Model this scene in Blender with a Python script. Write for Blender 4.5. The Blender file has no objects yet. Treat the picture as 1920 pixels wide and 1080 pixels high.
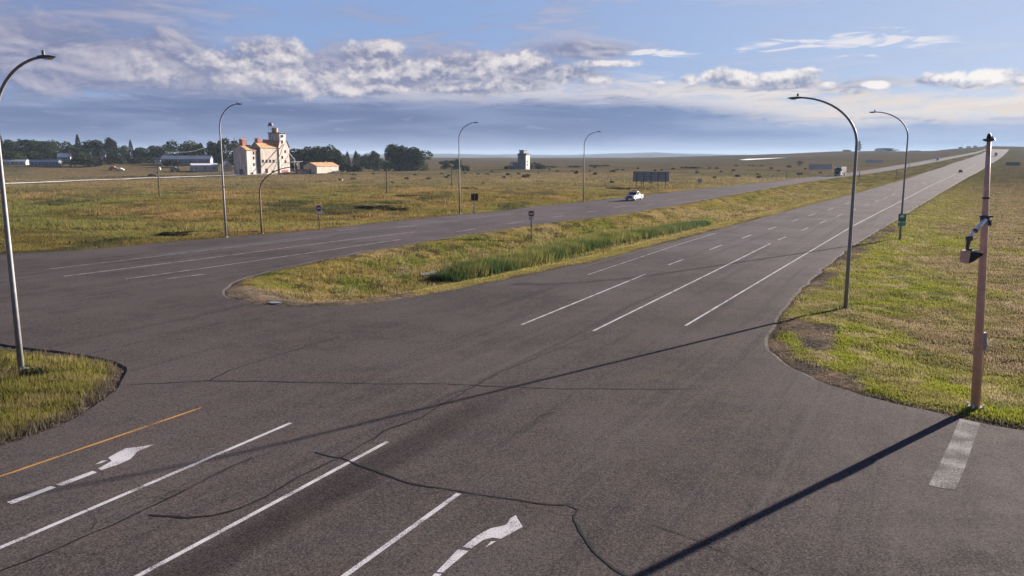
import bpy, bmesh, math, random, time
_T0 = time.time()
def tick(n): print('TICK', n, round(time.time() - _T0, 1), flush=True)
import numpy as np
from mathutils import Vector
random.seed(7); rng = np.random.default_rng(11)
R = math.radians
scene = bpy.context.scene
COL = scene.collection

# ------------------------------------------------------------------ camera
F = 1500.0; HZ = 293.0; CAMH = 9.0
TH = math.atan((540 - HZ) / F); CT, ST = math.cos(TH), math.sin(TH)
cd = bpy.data.cameras.new('camera'); cam = bpy.data.objects.new('camera', cd); COL.objects.link(cam)
cam.location = (0, 0, CAMH); cam.rotation_euler = (R(90) - TH, 0, 0)
cd.sensor_width = 36; cd.lens = 36 * F / 1920; cd.clip_start = .1; cd.clip_end = 30000
scene.camera = cam
scene.view_settings.view_transform = 'Standard'; scene.view_settings.look = 'None'
scene.view_settings.gamma = 1
EXPO = 1.75
scene.view_settings.exposure = EXPO
SUN_AZ, SUN_EL = 49.5, 15.0

# ------------------------------------------------------------------ node helper
class NT:
    def __init__(s, nt): s.nt = nt; s.N = nt.nodes; s.L = nt.links
    def put(s, v, sock):
        if isinstance(v, bpy.types.NodeSocket): s.L.new(v, sock)
        elif v is not None:
            if hasattr(sock.default_value, '__len__') and not hasattr(v, '__len__'): v = [v] * len(sock.default_value)
            if hasattr(sock.default_value, '__len__') and len(sock.default_value) == 4 and len(v) == 3: v = tuple(v) + (1,)
            sock.default_value = v
    def n(s, typ, **k):
        nd = s.N.new(typ)
        for a, b in k.items(): setattr(nd, a, b)
        return nd
    def m(s, op, a, b=None, c=None, clamp=False):
        nd = s.n('ShaderNodeMath', operation=op); nd.use_clamp = clamp
        for i, v in enumerate((a, b, c)):
            if v is not None: s.put(v, nd.inputs[i])
        return nd.outputs[0]
    def mr(s, v, a, b, c=0., d=1., interp='SMOOTHSTEP'):
        nd = s.n('ShaderNodeMapRange', interpolation_type=interp)
        for i, x in enumerate((v, a, b, c, d)): s.put(x, nd.inputs[i])
        return nd.outputs[0]
    def mix(s, f, a, b, mode='MIX'):
        nd = s.n('ShaderNodeMix', data_type='RGBA', blend_type=mode)
        s.put(f, nd.inputs[0]); s.put(a, nd.inputs[6]); s.put(b, nd.inputs[7]); return nd.outputs[2]
    def noise(s, vec, scale, detail=4, rough=.5, dist=0., dim='3D', out=0):
        nd = s.n('ShaderNodeTexNoise', noise_dimensions=dim)
        if vec is not None: s.put(vec, nd.inputs['Vector'])
        s.put(scale, nd.inputs['Scale']); s.put(detail, nd.inputs['Detail']); s.put(rough, nd.inputs['Roughness']); s.put(dist, nd.inputs['Distortion'])
        return nd.outputs[out]
    def vm(s, op, a, b=None):
        nd = s.n('ShaderNodeVectorMath', operation=op); s.put(a, nd.inputs[0])
        if b is not None: s.put(b, nd.inputs[1])
        return nd.outputs['Value'] if op in ('LENGTH', 'DOT_PRODUCT', 'DISTANCE') else nd.outputs[0]
    def xyz(s, x, y, z=0.):
        nd = s.n('ShaderNodeCombineXYZ')
        for i, v in enumerate((x, y, z)): s.put(v, nd.inputs[i])
        return nd.outputs[0]

# ------------------------------------------------------------------ world: sky texture under procedural clouds
def lin(c): return tuple(((v / 255 + .055) / 1.055) ** 2.4 if v > 10 else v / 255 / 12.92 for v in c)
def pdir(px, py):           # direction of a pixel -> (azimuth, tan elevation)
    X = (px - 960) / F; Y = (540 - py) / F
    y = CT + Y * ST; z = -ST + Y * CT
    return math.atan2(X, y), z / math.hypot(X, y)
world = bpy.data.worlds.new('World'); scene.world = world; world.use_nodes = True
w = NT(world.node_tree); w.N.clear()
SKY = .1
sky = w.n('ShaderNodeTexSky', sky_type='NISHITA'); sky.sun_disc = False
sky.sun_elevation = R(SUN_EL); sky.sun_rotation = R(SUN_AZ); sky.altitude = 800; sky.air_density = 1.0; sky.dust_density = .6; sky.ozone_density = 2.0
tc = w.n('ShaderNodeTexCoord'); sp = w.n('ShaderNodeSeparateXYZ'); w.L.new(tc.outputs['Generated'], sp.inputs[0])
X_, Y_, Z_ = sp.outputs
az = w.m('ARCTAN2', X_, Y_)
hl = w.m('MAXIMUM', w.m('SQRT', w.m('ADD', w.m('MULTIPLY', X_, X_), w.m('MULTIPLY', Y_, Y_))), .02)
el = w.m('DIVIDE', Z_, hl)
P = w.xyz(az, el)
def E(c): return tuple(v / SKY / 2 ** EXPO for v in lin(c))     # picture colour -> sky radiance
PXE = 1 / 1500.0
blobs = [  # px, py, rx, ry of the heaped clouds
 (500,108,78,42),(555,135,60,30),(450,120,50,28),(470,92,40,18),(610,145,50,24),(640,165,60,18),(690,112,75,30),(715,92,45,18),(760,140,80,32),(830,130,70,36),
 (890,128,50,30),(860,165,110,16),(920,120,40,24),(700,165,60,16),(560,165,60,20),(1000,122,50,26),(975,112,35,20),(1060,138,70,20),(1110,148,40,12),(980,160,60,16),(1130,120,70,8),
 (400,125,70,26),(300,140,90,22),(230,115,100,20),(1290,148,24,10),(1345,142,30,16),(1380,148,40,14),(1440,150,48,13),(1500,140,40,13),(1485,158,50,12),(1560,162,34,12),(1590,172,28,8),
 (1640,158,26,8),(1755,148,40,14),(1735,152,24,9),(1810,156,20,8),(1868,143,36,15),(1915,150,20,10),(1235,155,18,7)]
g = bpy.data.node_groups.new('heaped_cloud_density', 'ShaderNodeTree')
g.interface.new_socket('P', in_out='INPUT', socket_type='NodeSocketVector'); g.interface.new_socket('D', in_out='OUTPUT', socket_type='NodeSocketFloat'); g.interface.new_socket('N', in_out='OUTPUT', socket_type='NodeSocketFloat')
q = NT(g); gi = q.n('NodeGroupInput'); go = q.n('NodeGroupOutput'); pv = gi.outputs[0]
D = None
for (bx, by, rx, ry) in blobs:
    a, e = pdir(bx, by)
    d = q.m('SUBTRACT', 1.0, q.vm('LENGTH', q.vm('MULTIPLY', q.vm('SUBTRACT', pv, (a, e, 0)), (1500. / rx, 1500. / ry, 0))))
    D = d if D is None else q.m('SMOOTH_MAX', D, d, .12)
nz = q.noise(q.vm('MULTIPLY', pv, (17, 28, 1)), 1.0, 8, .58, .15, '2D')
nz2 = q.noise(q.vm('MULTIPLY', pv, (95, 130, 1)), 1.0, 4, .6, .3, '2D')
D = q.m('MAXIMUM', D, -.8)
def puff(sx, sy):
    vr = q.n('ShaderNodeTexVoronoi', voronoi_dimensions='2D', feature='SMOOTH_F1'); vr.inputs['Smoothness'].default_value = .35
    wv = q.vm('ADD', q.vm('MULTIPLY', pv, (sx, sy, 1)), q.vm('MULTIPLY', q.noise(q.vm('MULTIPLY', pv, (50, 70, 1)), 1., 3, .6, 0, '2D', 1), (.9, .9, 0)))
    q.L.new(wv, vr.inputs['Vector']); vr.inputs['Scale'].default_value = 1.; return q.m('SUBTRACT', .45, vr.outputs['Distance'])
RN = q.m('ADD', q.m('ADD', q.m('MULTIPLY', puff(20, 32), .62), q.m('MULTIPLY', puff(66, 96), .08)), q.m('ADD', q.m('MULTIPLY', q.m('SUBTRACT', nz, .44), 1.15), q.m('MULTIPLY', q.m('SUBTRACT', nz2, .5), .4)))
D = q.m('ADD', D, RN); q.L.new(D, go.inputs[0]); q.L.new(RN, go.inputs[1])
def dens(v):
    nd = w.n('ShaderNodeGroup'); nd.node_tree = g; w.L.new(v, nd.inputs[0]); return nd.outputs[0], nd.outputs[1]
(D1, N1), (D2, N2) = dens(P), dens(w.vm('ADD', P, (.0050, .0085, 0)))
def A(px): return pdir(px, 200)[0]
def H_(py): return pdir(960, py)[1]
right = w.mr(az, A(700), A(1900))
# clear sky: sky texture, gently tinted
clear = w.mix(.94, w.mix(1., sky.outputs[0], (.80, .86, 1.0), 'MULTIPLY'), w.mix(right, E((134,158,204)), E((164,180,212))))
# thin high veil with streaks
veil_n = w.noise(w.vm('MULTIPLY', P, (7, 42, 1)), 1., 7, .6, .35, '2D')
wisp_n = w.noise(w.vm('MULTIPLY', P, (16, 105, 1)), 1., 6, .62, .6, '2D')
vl = w.mr(veil_n, .46, .66)
left_hi = w.m('MULTIPLY', w.mr(az, A(520), A(250)), w.mr(el, H_(210), H_(150)))
vl = w.m('MAXIMUM', w.m('MULTIPLY', vl, w.mr(az, A(1350), A(900), .25, .75)), w.m('MULTIPLY', left_hi, w.mr(veil_n, .3, .6, .55, .95)))
veil_c = w.mix(w.mr(veil_n, .35, .7), E((118,132,172)), w.mix(right, E((172,172,194)), E((212,210,222))))
c0 = w.mix(vl, clear, veil_c)
# broad lilac cloud mass behind the heaped clouds
def ell(px, py, rx, ry):
    a, e = pdir(px, py)
    return w.m('SUBTRACT', 1.0, w.vm('LENGTH', w.vm('MULTIPLY', w.vm('SUBTRACT', P, (a, e, 0)), (1500. / rx, 1500. / ry, 0))))
MS = None
for t in [(120,110,460,85),(420,140,300,60),(720,145,340,58),(980,140,240,52),(60,90,330,55),(1080,95,160,26),(1420,165,260,16)]:
    e_ = ell(*t); MS = e_ if MS is None else w.m('SMOOTH_MAX', MS, e_, .2)
mass_n = w.noise(w.vm('MULTIPLY', P, (11, 26, 1)), 1., 7, .6, .3, '2D')
ma = w.mr(w.m('ADD', MS, w.m('MULTIPLY', w.m('SUBTRACT', mass_n, .5), 1.7)), .0, .55, 0, .92)
mass_d = w.noise(w.vm('ADD', w.vm('MULTIPLY', P, (11, 26, 1)), (.06, .12, 0)), 1., 7, .6, .3, '2D')
ml = w.m('ADD', w.mr(mass_n, .3, .7, .1, .65), w.m('MULTIPLY', w.m('SUBTRACT', mass_n, mass_d), 3.2), clamp=True)
c0 = w.mix(ma, c0, w.mix(ml, w.mix(right, E((124,132,166)), E((146,156,184))), w.mix(right, E((184,180,196)), E((228,222,224)))))
# isolated wisps at the top right
W = None
for t in [(1620,77,130,17),(1560,86,60,10),(1640,104,26,8),(1265,100,50,5),(1215,97,36,5),(1440,84,70,11),(1740,72,70,8),(1320,176,260,9),(1880,200,110,12),(1840,232,60,6)]:
    e_ = ell(*t); W = e_ if W is None else w.m('MAXIMUM', W, e_)
wa = w.mr(w.m('ADD', W, w.m('MULTIPLY', w.m('SUBTRACT', wisp_n, .5), 4.0)), .15, 1.0, 0, .92)
c1 = w.mix(wa, c0, E((232,230,236)))
# low blue-grey bank
top = w.mr(az, A(1150), A(1650), H_(172), H_(218), 'SMOOTHSTEP')
top = w.m('SUBTRACT', top, w.m('MULTIPLY', w.mr(az, A(0), A(350), 1, 0), .012))
edge = w.m('ADD', w.m('SUBTRACT', top, el), w.m('MULTIPLY', w.m('SUBTRACT', wisp_n, .5), .035))
bank_a = w.mr(edge, -.004, .016)
low_n = w.noise(w.vm('MULTIPLY', P, (5, 50, 1)), 1., 6, .55, .3, '2D')
blue_l = w.mix(w.mr(low_n, .34, .70), E((96,114,156)), E((122,138,176)))
blue_r = w.mix(w.mr(low_n, .34, .68), E((128,152,196)), E((156,176,210)))
bank_c = w.mix(right, blue_l, blue_r)
bank_c = w.mix(w.mr(el, .030, .0, 0, .75), bank_c, w.mix(right, E((140,158,196)), E((164,190,220))))
bank_c = w.mix(w.mr(w.noise(w.vm('MULTIPLY', P, (22, 170, 1)), 1., 5, .6, .5, '2D'), .60, .76, 0, .32), bank_c, E((176,184,206)))
c2 = w.mix(bank_a, c1, bank_c)
# bright cream streak along the top of the bank
rim = w.m('MULTIPLY', w.mr(edge, -.026, -.004), w.mr(edge, .022, .002))
rim_w = w.m('MULTIPLY', rim, w.m('MULTIPLY', w.mr(wisp_n, .34, .58, .45, 1.), w.mr(az, A(250), A(950), .0, 1.)))
c3 = w.mix(w.m('MULTIPLY', rim_w, .9), c2, w.mix(right, E((208,206,216)), E((232,224,218))))
sl = w.m('MULTIPLY', w.mr(w.noise(w.vm('MULTIPLY', P, (12, 90, 1)), 1., 6, .66, .9, '2D'), .44, .60), w.m('MULTIPLY', w.mr(az, A(1350), A(1560)), w.m('MULTIPLY', w.mr(el, H_(245), H_(225)), w.mr(el, H_(155), H_(185)))))
c3 = w.mix(w.m('MULTIPLY', sl, .85), c3, E((226,214,204)))
# heaped clouds
lit = w.m('ADD', .31, w.m('ADD', w.m('MULTIPLY', w.m('SUBTRACT', D1, D2), .50), w.m('MULTIPLY', w.m('SUBTRACT', N1, N2), 1.05)), clamp=False)
lit = w.m('ADD', lit, w.m('MULTIPLY', N1, .55), clamp=True)
core = w.mr(D1, .9, 2.2, 0, .5)
lit = w.m('MULTIPLY', lit, w.m('SUBTRACT', 1., core))
cum_c = w.mix(w.mr(lit, .05, .95, interp='LINEAR'), w.mix(right, E((134,140,170)), E((152,160,186))), w.mix(right, E((226,220,222)), E((250,245,242))))
cum_a = w.m('MULTIPLY', w.mr(D1, .0, .50), w.mr(az, A(110), A(470), .2, 1.))
c4 = w.mix(cum_a, c3, cum_c)
c4 = w.mix(w.mr(el, .22, .7), c4, w.mix(w.mr(az, R(-60), R(30)), E((52,78,138)), E((96,124,180))))
c4 = w.mix(w.m('MULTIPLY', w.mr(w.m('ABSOLUTE', w.m('SUBTRACT', az, R(20))), R(60), R(120)), .75), c4, E((70,84,122)))
# below the horizon the world is plain ground haze
c5 = w.mix(w.mr(el, -.004, -.03), c4, E((96,92,88)))
bg = w.n('ShaderNodeBackground'); w.L.new(c5, bg.inputs[0]); bg.inputs[1].default_value = SKY
wo = w.n('ShaderNodeOutputWorld'); w.L.new(bg.outputs[0], wo.inputs[0])

# ------------------------------------------------------------------ sun
sd = bpy.data.lights.new('sun', 'SUN'); sd.energy = 4.8; sd.angle = R(.55); sd.color = (1, .90, .78)
sun = bpy.data.objects.new('sun', sd); COL.objects.link(sun)
sv = Vector((math.sin(R(SUN_AZ)) * math.cos(R(SUN_EL)), math.cos(R(SUN_AZ)) * math.cos(R(SUN_EL)), math.sin(R(SUN_EL))))
sun.rotation_euler = sv.to_track_quat('Z', 'Y').to_euler(); sun.location = (60, 50, 60)

# ------------------------------------------------------------------ noise in python
def vnoise(x, y, seed=0):
    x = np.asarray(x, float); y = np.asarray(y, float)
    xi = np.floor(x).astype(np.int64); yi = np.floor(y).astype(np.int64); fx = x - xi; fy = y - yi
    fx = fx * fx * (3 - 2 * fx); fy = fy * fy * (3 - 2 * fy)
    def hsh(a, b):
        n = (a * 374761393 + b * 668265263 + seed * 974634777) & 0x7fffffff
        n = ((n ^ (n >> 13)) * 1274126177) & 0x7fffffff
        return ((n ^ (n >> 16)) & 0xffff) / 65535.
    return (hsh(xi, yi) * (1 - fx) + hsh(xi + 1, yi) * fx) * (1 - fy) + (hsh(xi, yi + 1) * (1 - fx) + hsh(xi + 1, yi + 1) * fx) * fy
def fbm(x, y, seed=0, o=4):
    s = 0; a = .5; t = 0
    for i in range(o): s = s + a * vnoise(x * 2 ** i + 17.3 * i, y * 2 ** i - 9.1 * i, seed + i); t += a; a *= .55
    return s / t
def sst(a, b, v):
    t = np.clip((v - a) / (b - a), 0, 1); return t * t * (3 - 2 * t)

# ------------------------------------------------------------------ terrain
CP = np.array([(-3000,296),(0,296),(600,296),(850,296),(1000,296.3),(1200,295.5),(1300,293.5),(1400,290.5),(1500,287.5),(1560,285.3),(1640,284.6),(1700,285),(1750,284),(1800,281),(1850,277.6),(1920,278.6),(2100,283),(2600,288),(5000,292)], float)
FH = np.array([(-3000,290),(700,290),(830,288.5),(950,290),(1050,291),(1130,289),(1180,287.8),(1230,286.3),(1270,288),(1330,290),(1450,291.5),(1560,294),(5000,295)], float)
def h_base(x, y):
    x = np.asarray(x, float); y = np.asarray(y, float)
    r = np.hypot(x, y); fy = np.where(y > 1, y, 1.); px = np.where(y > .2 * np.abs(x), 960 + F * x / fy / CT, np.where(x > 0, 5000, -3000))
    c = 9 + 1800 * (HZ - np.interp(px, CP[:, 0], CP[:, 1])) / F
    hh = c * sst(430, 1850, r)
    hh = hh - 10 * sst(1900, 2900, r)
    village = sst(720, 470, px) * np.where(y > 0, 1, 0)
    hh = hh + 4.6 * village * sst(395, 520, r) * (1 - sst(900, 1500, r))
    far = 9 + 6500 * (HZ - np.interp(px, FH[:, 0], FH[:, 1])) / F
    hh = np.where(y > 0, hh + (far - (c - 10)) * sst(4500, 6500, r) + (fbm(x / 260, y / 260, 5) - .5) * 14 * sst(3500, 6500, r), hh)
    return hh
def raydir(px, py):
    X = (px - 960) / F; Y = (540 - py) / F
    d = np.array([X, CT + Y * ST, -ST + Y * CT]); return d / d[1]
def march(px, py, fn):
    d = raydir(px, py); t = 12.; last = t
    while t < 7000:
        if CAMH + d[2] * t < float(fn(d[0] * t, d[1] * t)):
            lo, hi = last, t
            for _ in range(30):
                mid = (lo + hi) / 2
                if CAMH + d[2] * mid < float(fn(d[0] * mid, d[1] * mid)): hi = mid
                else: lo = mid
            t = (lo + hi) / 2; break
        last = t; t *= 1.02
    return (d[0] * t, d[1] * t)
def gb(px, py):            # ground point seen at a pixel of the photograph (flat terrain model)
    return march(px, py, h_base)
# asphalt outline, measured
field_edge = [(0,477),(150,470),(300,456),(424,446),(600,431),(760,413),(850,404),(940,396),(1015,386),(1090,379.5),(1150,373),(1215,365.5),(1320,354),(1390,347),(1460,339.5),(1515,333.5),(1560,329),(1597,323),(1677,311),(1740,300.5),(1790,292.5),(1826,286),(1845,281),(1850,279)]
med_far = [(1854,280),(1830,288),(1795,295.5),(1752,304),(1690,315.5),(1597,329.5),(1535,337.5),(1500,342.5),(1440,353),(1360,367),(1260,385.5),(1140,404.5),(1000,420.5),(930,431),(870,440),(760,458),(660,476),(560,496),(490,511),(450,524),(428,536)]
med_tip = [(415,546),(418,556),(449,567),(504,573),(572,578),(648,574.5)]
med_near = [(724,567),(792,555),(896,536),(1040,506),(1140,485),(1260,453),(1390,419),(1440,405.5),(1515,385.5),(1595,365.5),(1690,338.5),(1740,322),(1787,306),(1815,297.5),(1840,289),(1855,281.5),(1857,280)]
right_edge = [(1892,280.5),(1886,287),(1877,295),(1850,311),(1815,331),(1765,360),(1725,384),(1684,409),(1595,461),(1530,513),(1500,540),(1478,566),(1458,594),(1441,618),(1436,640),(1443,662),(1467,683),(1517,708),(1567,727),(1633,747),(1700,762),(1753,776),(1837,794),(1920,809)]
left_near = [(0,838),(60,821),(120,796),(172,766),(214,736),(238,706),(243,692),(228,682),(180,671),(120,661),(60,654),(0,645)]
def ext(p, azd, dist): return (p[0] + math.sin(R(azd)) * dist, p[1] + math.cos(R(azd)) * dist)
def wiggle(pts, amp, seed):
    out = []
    for i in range(len(pts) - 1):
        a, b = np.array(pts[i]), np.array(pts[i + 1]); L = np.hypot(*(b - a)); n = int(max(1, min(24, L / 1.4))) if np.hypot(*a) < 130 else 1
        nrm = np.array([-(b - a)[1], (b - a)[0]]) / max(L, 1e-6)
        for k in range(n):
            p = a + (b - a) * k / n; o = (float(fbm(p[0] * .8, p[1] * .8, seed, 3)) - .5) * amp * 2
            out.append(tuple(p + nrm * o))
    out.append(tuple(pts[-1])); return out
G = lambda L: [gb(*p) for p in L]
def smooth(pts, it=2):
    for _ in range(it):
        o = [pts[0]]
        for i in range(len(pts) - 1):
            a, b = pts[i], pts[i + 1]
            if math.hypot(b[0] - a[0], b[1] - a[1]) < 25:
                o.append((a[0] * .75 + b[0] * .25, a[1] * .75 + b[1] * .25)); o.append((a[0] * .25 + b[0] * .75, a[1] * .25 + b[1] * .75))
            else: o += [a, b]
        o.append(pts[-1]); pts = o
    return pts
fe = G(field_edge); mf, mt, mn = G(med_far), G(med_tip), G(med_near); re = G(right_edge); ln = G(left_near)
e0 = ext(fe[0], 212, 90)
median_loop = smooth(mf + mt + mn, 1)
rgt = smooth(re, 1); lft = smooth(ln, 1)
loop = [e0] + wiggle(fe, .12, 1) + wiggle(median_loop, .30, 2) + wiggle(rgt, .24, 3) + [ext(rgt[-1], 112, 60), ext(ext(rgt[-1], 112, 60), 208, 45), (-8, -40), (-60, -60), ext(lft[0], 208, 62)] + wiggle(lft, .18, 4) + [ext(lft[-1], 212, 62)]
LP = np.array(loop)
def inside(x, y, poly=LP):
    x = np.atleast_1d(np.asarray(x, float)); y = np.atleast_1d(np.asarray(y, float)); P_ = np.asarray(poly, float); Q_ = np.roll(P_, -1, 0); c = np.zeros(x.shape, bool)
    dy = Q_[:, 1] - P_[:, 1]; sl = (Q_[:, 0] - P_[:, 0]) / np.where(np.abs(dy) < 1e-12, 1e-12, dy)
    for s0 in range(0, len(x), 4096):
        X, Y = x[s0:s0 + 4096, None], y[s0:s0 + 4096, None]
        c[s0:s0 + 4096] = (((P_[:, 1] > Y) != (Q_[:, 1] > Y)) & (X < sl * (Y - P_[:, 1]) + P_[:, 0])).sum(1) % 2 == 1
    return c
def dist_loop(x, y, poly=LP, closed=True):
    x = np.atleast_1d(np.asarray(x, float)); y = np.atleast_1d(np.asarray(y, float)); P_ = np.asarray(poly, float); Q_ = np.roll(P_, -1, 0)
    if not closed: P_, Q_ = P_[:-1], Q_[:-1]
    D_ = Q_ - P_; L2 = (D_ ** 2).sum(1) + 1e-9; out = np.empty(x.shape)
    for s0 in range(0, len(x), 4096):
        X, Y = x[s0:s0 + 4096, None] - P_[:, 0], y[s0:s0 + 4096, None] - P_[:, 1]
        t = np.clip((X * D_[:, 0] + Y * D_[:, 1]) / L2, 0, 1)
        out[s0:s0 + 4096] = ((X - t * D_[:, 0]) ** 2 + (Y - t * D_[:, 1]) ** 2).min(1)
    return np.sqrt(out)
def sdist(x, y):
    d = dist_loop(x, y); return np.where(inside(x, y), -d, d)
# median loop (closed) used to know which verge a point is in
medp = np.array(median_loop)
reed_line = np.array(G([(838,503),(900,492),(960,478),(1040,460),(1100,446),(1170,434),(1240,422),(1325,408)]))
def zone(x, y, inn=None):   # 0 field, 1 median, 2 right verge, 3 left island
    x = np.atleast_1d(x); y = np.atleast_1d(y)
    s = x * math.cos(R(29)) - y * math.sin(R(29))          # across the road, positive to the right
    med = inside(x, y, medp)
    z = np.zeros(x.shape, int); z[s > -12] = 2; z[(s < -12) & (s > -45) & (y < 52) ] = 3; z[med] = 1
    return z
GRID_READY = False
def h_full(x, y, sd=None, zn=None):
    x = np.atleast_1d(np.asarray(x, float)); y = np.atleast_1d(np.asarray(y, float))
    if sd is None: sd, zn = grid_sd(x, y) if GRID_READY else (sdist(x, y), zone(x, y))
    b = h_base(x, y); d = np.maximum(sd, 0)
    fade = 1 - sst(300, 700, np.hypot(x, y))
    v = np.zeros(x.shape)
    v = np.where(zn == 1, -1.15 * sst(1.0, 7.0, d) , v)
    v = np.where(zn == 2, -.45 * sst(1., 9., d) + .5 * sst(12, 40, d), v)
    v = np.where(zn == 0, -.7 * sst(1., 7., d) + .5 * sst(12, 30, d), v)
    v = np.where(zn == 3, .10 * sst(.2, 2., d) - .3 * sst(2, 8, d), v)
    bump = (fbm(x / 1.7, y / 1.7, 21, 4) - .5) * .22 * sst(.3, 3., d) + (fbm(x / 14, y / 14, 22, 3) - .5) * .7 * sst(5, 40, d)
    out = b + (v + bump) * fade + (fbm(x / 90, y / 90, 23, 3) - .5) * 4.5 * sst(250, 900, np.hypot(x, y)) * sst(15, 120, d)
    return np.where(sd < 0, b - .13, out + .012 - .03 * (1 - sst(.25, 1.3, d)))
def at(px, py):
    return march(px, py, lambda a, b: h_full(a, b)[0])
def zat(x, y): return float(h_full(x, y)[0])
def place(px, Y):          # point of the terrain at depth Y under image column px
    z = 0.
    for _ in range(4):
        x = (px - 960) / F * (Y * CT + (CAMH - z) * ST); z = zat(x, Y)
    return x, Y, z
def ztop(py, Y):
    k = (540 - py) / F; return CAMH + Y * (k * CT - ST) / (CT + k * ST)

# ------------------------------------------------------------------ materials
def material(name):
    m = bpy.data.materials.new(name); m.use_nodes = True; t = NT(m.node_tree)
    return m, t, m.node_tree.nodes['Principled BSDF']
def plain(name, c, rough=.6, metal=0., var=.12, scale=4., spec=.4, bump=0.):
    m, t, b = material(name)
    o = t.n('ShaderNodeTexCoord').outputs['Object']
    n = t.noise(o, scale, 5, .6)
    dark = tuple(v * (1 - var) for v in c); lite = tuple(min(1, v * (1 + var)) for v in c)
    t.put(t.mix(t.mr(n, .3, .7), dark, lite), b.inputs['Base Color'])
    t.put(t.mr(t.noise(o, scale * 3, 3), .3, .7, rough - .08, rough + .08), b.inputs['Roughness'])
    b.inputs['Metallic'].default_value = metal; b.inputs['Specular IOR Level'].default_value = spec
    if bump:
        bn = t.n('ShaderNodeBump'); bn.inputs['Strength'].default_value = bump; t.L.new(n, bn.inputs['Height']); t.L.new(bn.outputs[0], b.inputs['Normal'])
    return m
M = {}
# asphalt
m, t, b = material('asphalt'); M['asphalt'] = m
pos = t.n('ShaderNodeNewGeometry').outputs['Position']
big = t.noise(pos, .11, 5, .55); mid = t.noise(pos, .7, 5, .6); fine = t.noise(pos, 19, 5, .85); fine2 = t.noise(pos, 70, 2, .8)
s5 = t.n('ShaderNodeSeparateXYZ'); t.L.new(pos, s5.inputs[0])
def along(azd):            # (across, along) coordinates for a road direction
    c, s = math.cos(R(azd)), math.sin(R(azd))
    ac = t.m('SUBTRACT', t.m('MULTIPLY', s5.outputs[0], c), t.m('MULTIPLY', s5.outputs[1], s))
    al = t.m('ADD', t.m('MULTIPLY', s5.outputs[0], s), t.m('MULTIPLY', s5.outputs[1], c)); return ac, al
midg = t.noise(pos, 5.5, 5, .8)
ac, al = along(28.5)
streak = t.noise(t.xyz(t.m('MULTIPLY', ac, .9), t.m('MULTIPLY', al, .035)), 1., 4, .6)
col = t.mix(t.mr(big, .35, .65), (.050, .043, .046), (.084, .071, .074))
col = t.mix(t.mr(mid, .35, .7, 0, .55), col, (.090, .070, .060))
col = t.mix(t.mr(streak, .52, .70, 0, .7), col, (.038, .035, .039))
trk = t.noise(t.xyz(t.m('MULTIPLY', ac, 1.7), t.m('MULTIPLY', al, .02)), 1., 3, .55)
col = t.mix(t.mr(trk, .54, .68, 0, .4), col, (.105, .090, .090))
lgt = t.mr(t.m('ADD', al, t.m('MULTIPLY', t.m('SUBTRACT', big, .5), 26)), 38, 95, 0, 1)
col = t.mix(lgt, col, t.mix(1., col, (1.48, 1.46, 1.58), 'MULTIPLY'))  # worn carriageways paler, with the grazing sheen of far asphalt put into the colour
# oil-darkened lane centre, beginning near the camera and fading in the junction
oa = along(27.0)
c_off = float(np.mean([p[0] * math.cos(R(27)) - p[1] * math.sin(R(27)) for p in G([(440,1035),(560,950),(640,900),(760,840),(870,800)])]))
al0 = G([(960,745)])[0]; al0 = al0[0] * math.sin(R(27)) + al0[1] * math.cos(R(27))
al1 = G([(700,890)])[0]; al1 = al1[0] * math.sin(R(27)) + al1[1] * math.cos(R(27))
dd = t.m('ABSOLUTE', t.m('SUBTRACT', t.m('ADD', oa[0], t.m('MULTIPLY', t.m('SUBTRACT', mid, .5), .5)), c_off))
oil = t.m('MULTIPLY', t.mr(dd, .95, .30), t.mr(oa[1], al0 + 6, al1, 0, .88))
col = t.mix(t.mr(midg, .56, .72, 0, .5), col, (.085, .070, .062)); col = t.mix(t.mr(midg, .46, .32, 0, .55), col, (.020, .018, .018)); sp_ = t.mr(fine, .52, .62, 0, .9); col = t.mix(sp_, col, (.150, .125, .112)); col = t.mix(t.mr(fine, .48, .38, 0, .92), col, (.010, .009, .010))
vor = t.n('ShaderNodeTexVoronoi'); t.L.new(pos, vor.inputs['Vector']); vor.inputs['Scale'].default_value = 9
col = t.mix(t.mr(vor.outputs['Distance'], .10, .03, 0, .25), col, (.2, .18, .16))
col = t.mix(oil, col, t.mix(1., col, (.55, .55, .57), 'MULTIPLY'))
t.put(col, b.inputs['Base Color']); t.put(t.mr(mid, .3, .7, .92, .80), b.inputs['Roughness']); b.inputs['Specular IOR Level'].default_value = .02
bn = t.n('ShaderNodeBump'); bn.inputs['Strength'].default_value = .9; bn.inputs['Distance'].default_value = .012; t.L.new(fine, bn.inputs['Height']); t.L.new(bn.outputs[0], b.inputs['Normal'])
# older repair strips
m, t, b = material('asphalt_patch'); M['patch'] = m
pos = t.n('ShaderNodeNewGeometry').outputs['Position']
t.put(t.mix(t.mr(t.noise(pos, 20, 4, .7), .35, .7), (.024, .023, .025), (.042, .039, .041)), b.inputs['Base Color']); b.inputs['Roughness'].default_value = .8
M['tar'] = plain('tar', (.009, .0085, .009), .75, var=.3, spec=.15)
def paint(name, c, wear):
    m, t, b = material(name); pos = t.n('ShaderNodeNewGeometry').outputs['Position']
    k = t.m('ADD', t.noise(pos, 30, 4, .75), t.m('MULTIPLY', t.m('SUBTRACT', t.noise(pos, 1.2, 3), .5), .5))
    t.put(t.mix(t.mr(k, wear, wear + .16), (.055, .049, .050), c), b.inputs['Base Color']); b.inputs['Roughness'].default_value = .8; b.inputs['Specular IOR Level'].default_value = .03; return m
M['paint'] = paint('road_paint', (.50, .48, .50), .36)
M['paint_far'] = paint('road_paint_worn', (.46, .44, .45), .38)
M['paint_old'] = paint('road_paint_old', (.27, .25, .25), .44)
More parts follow.
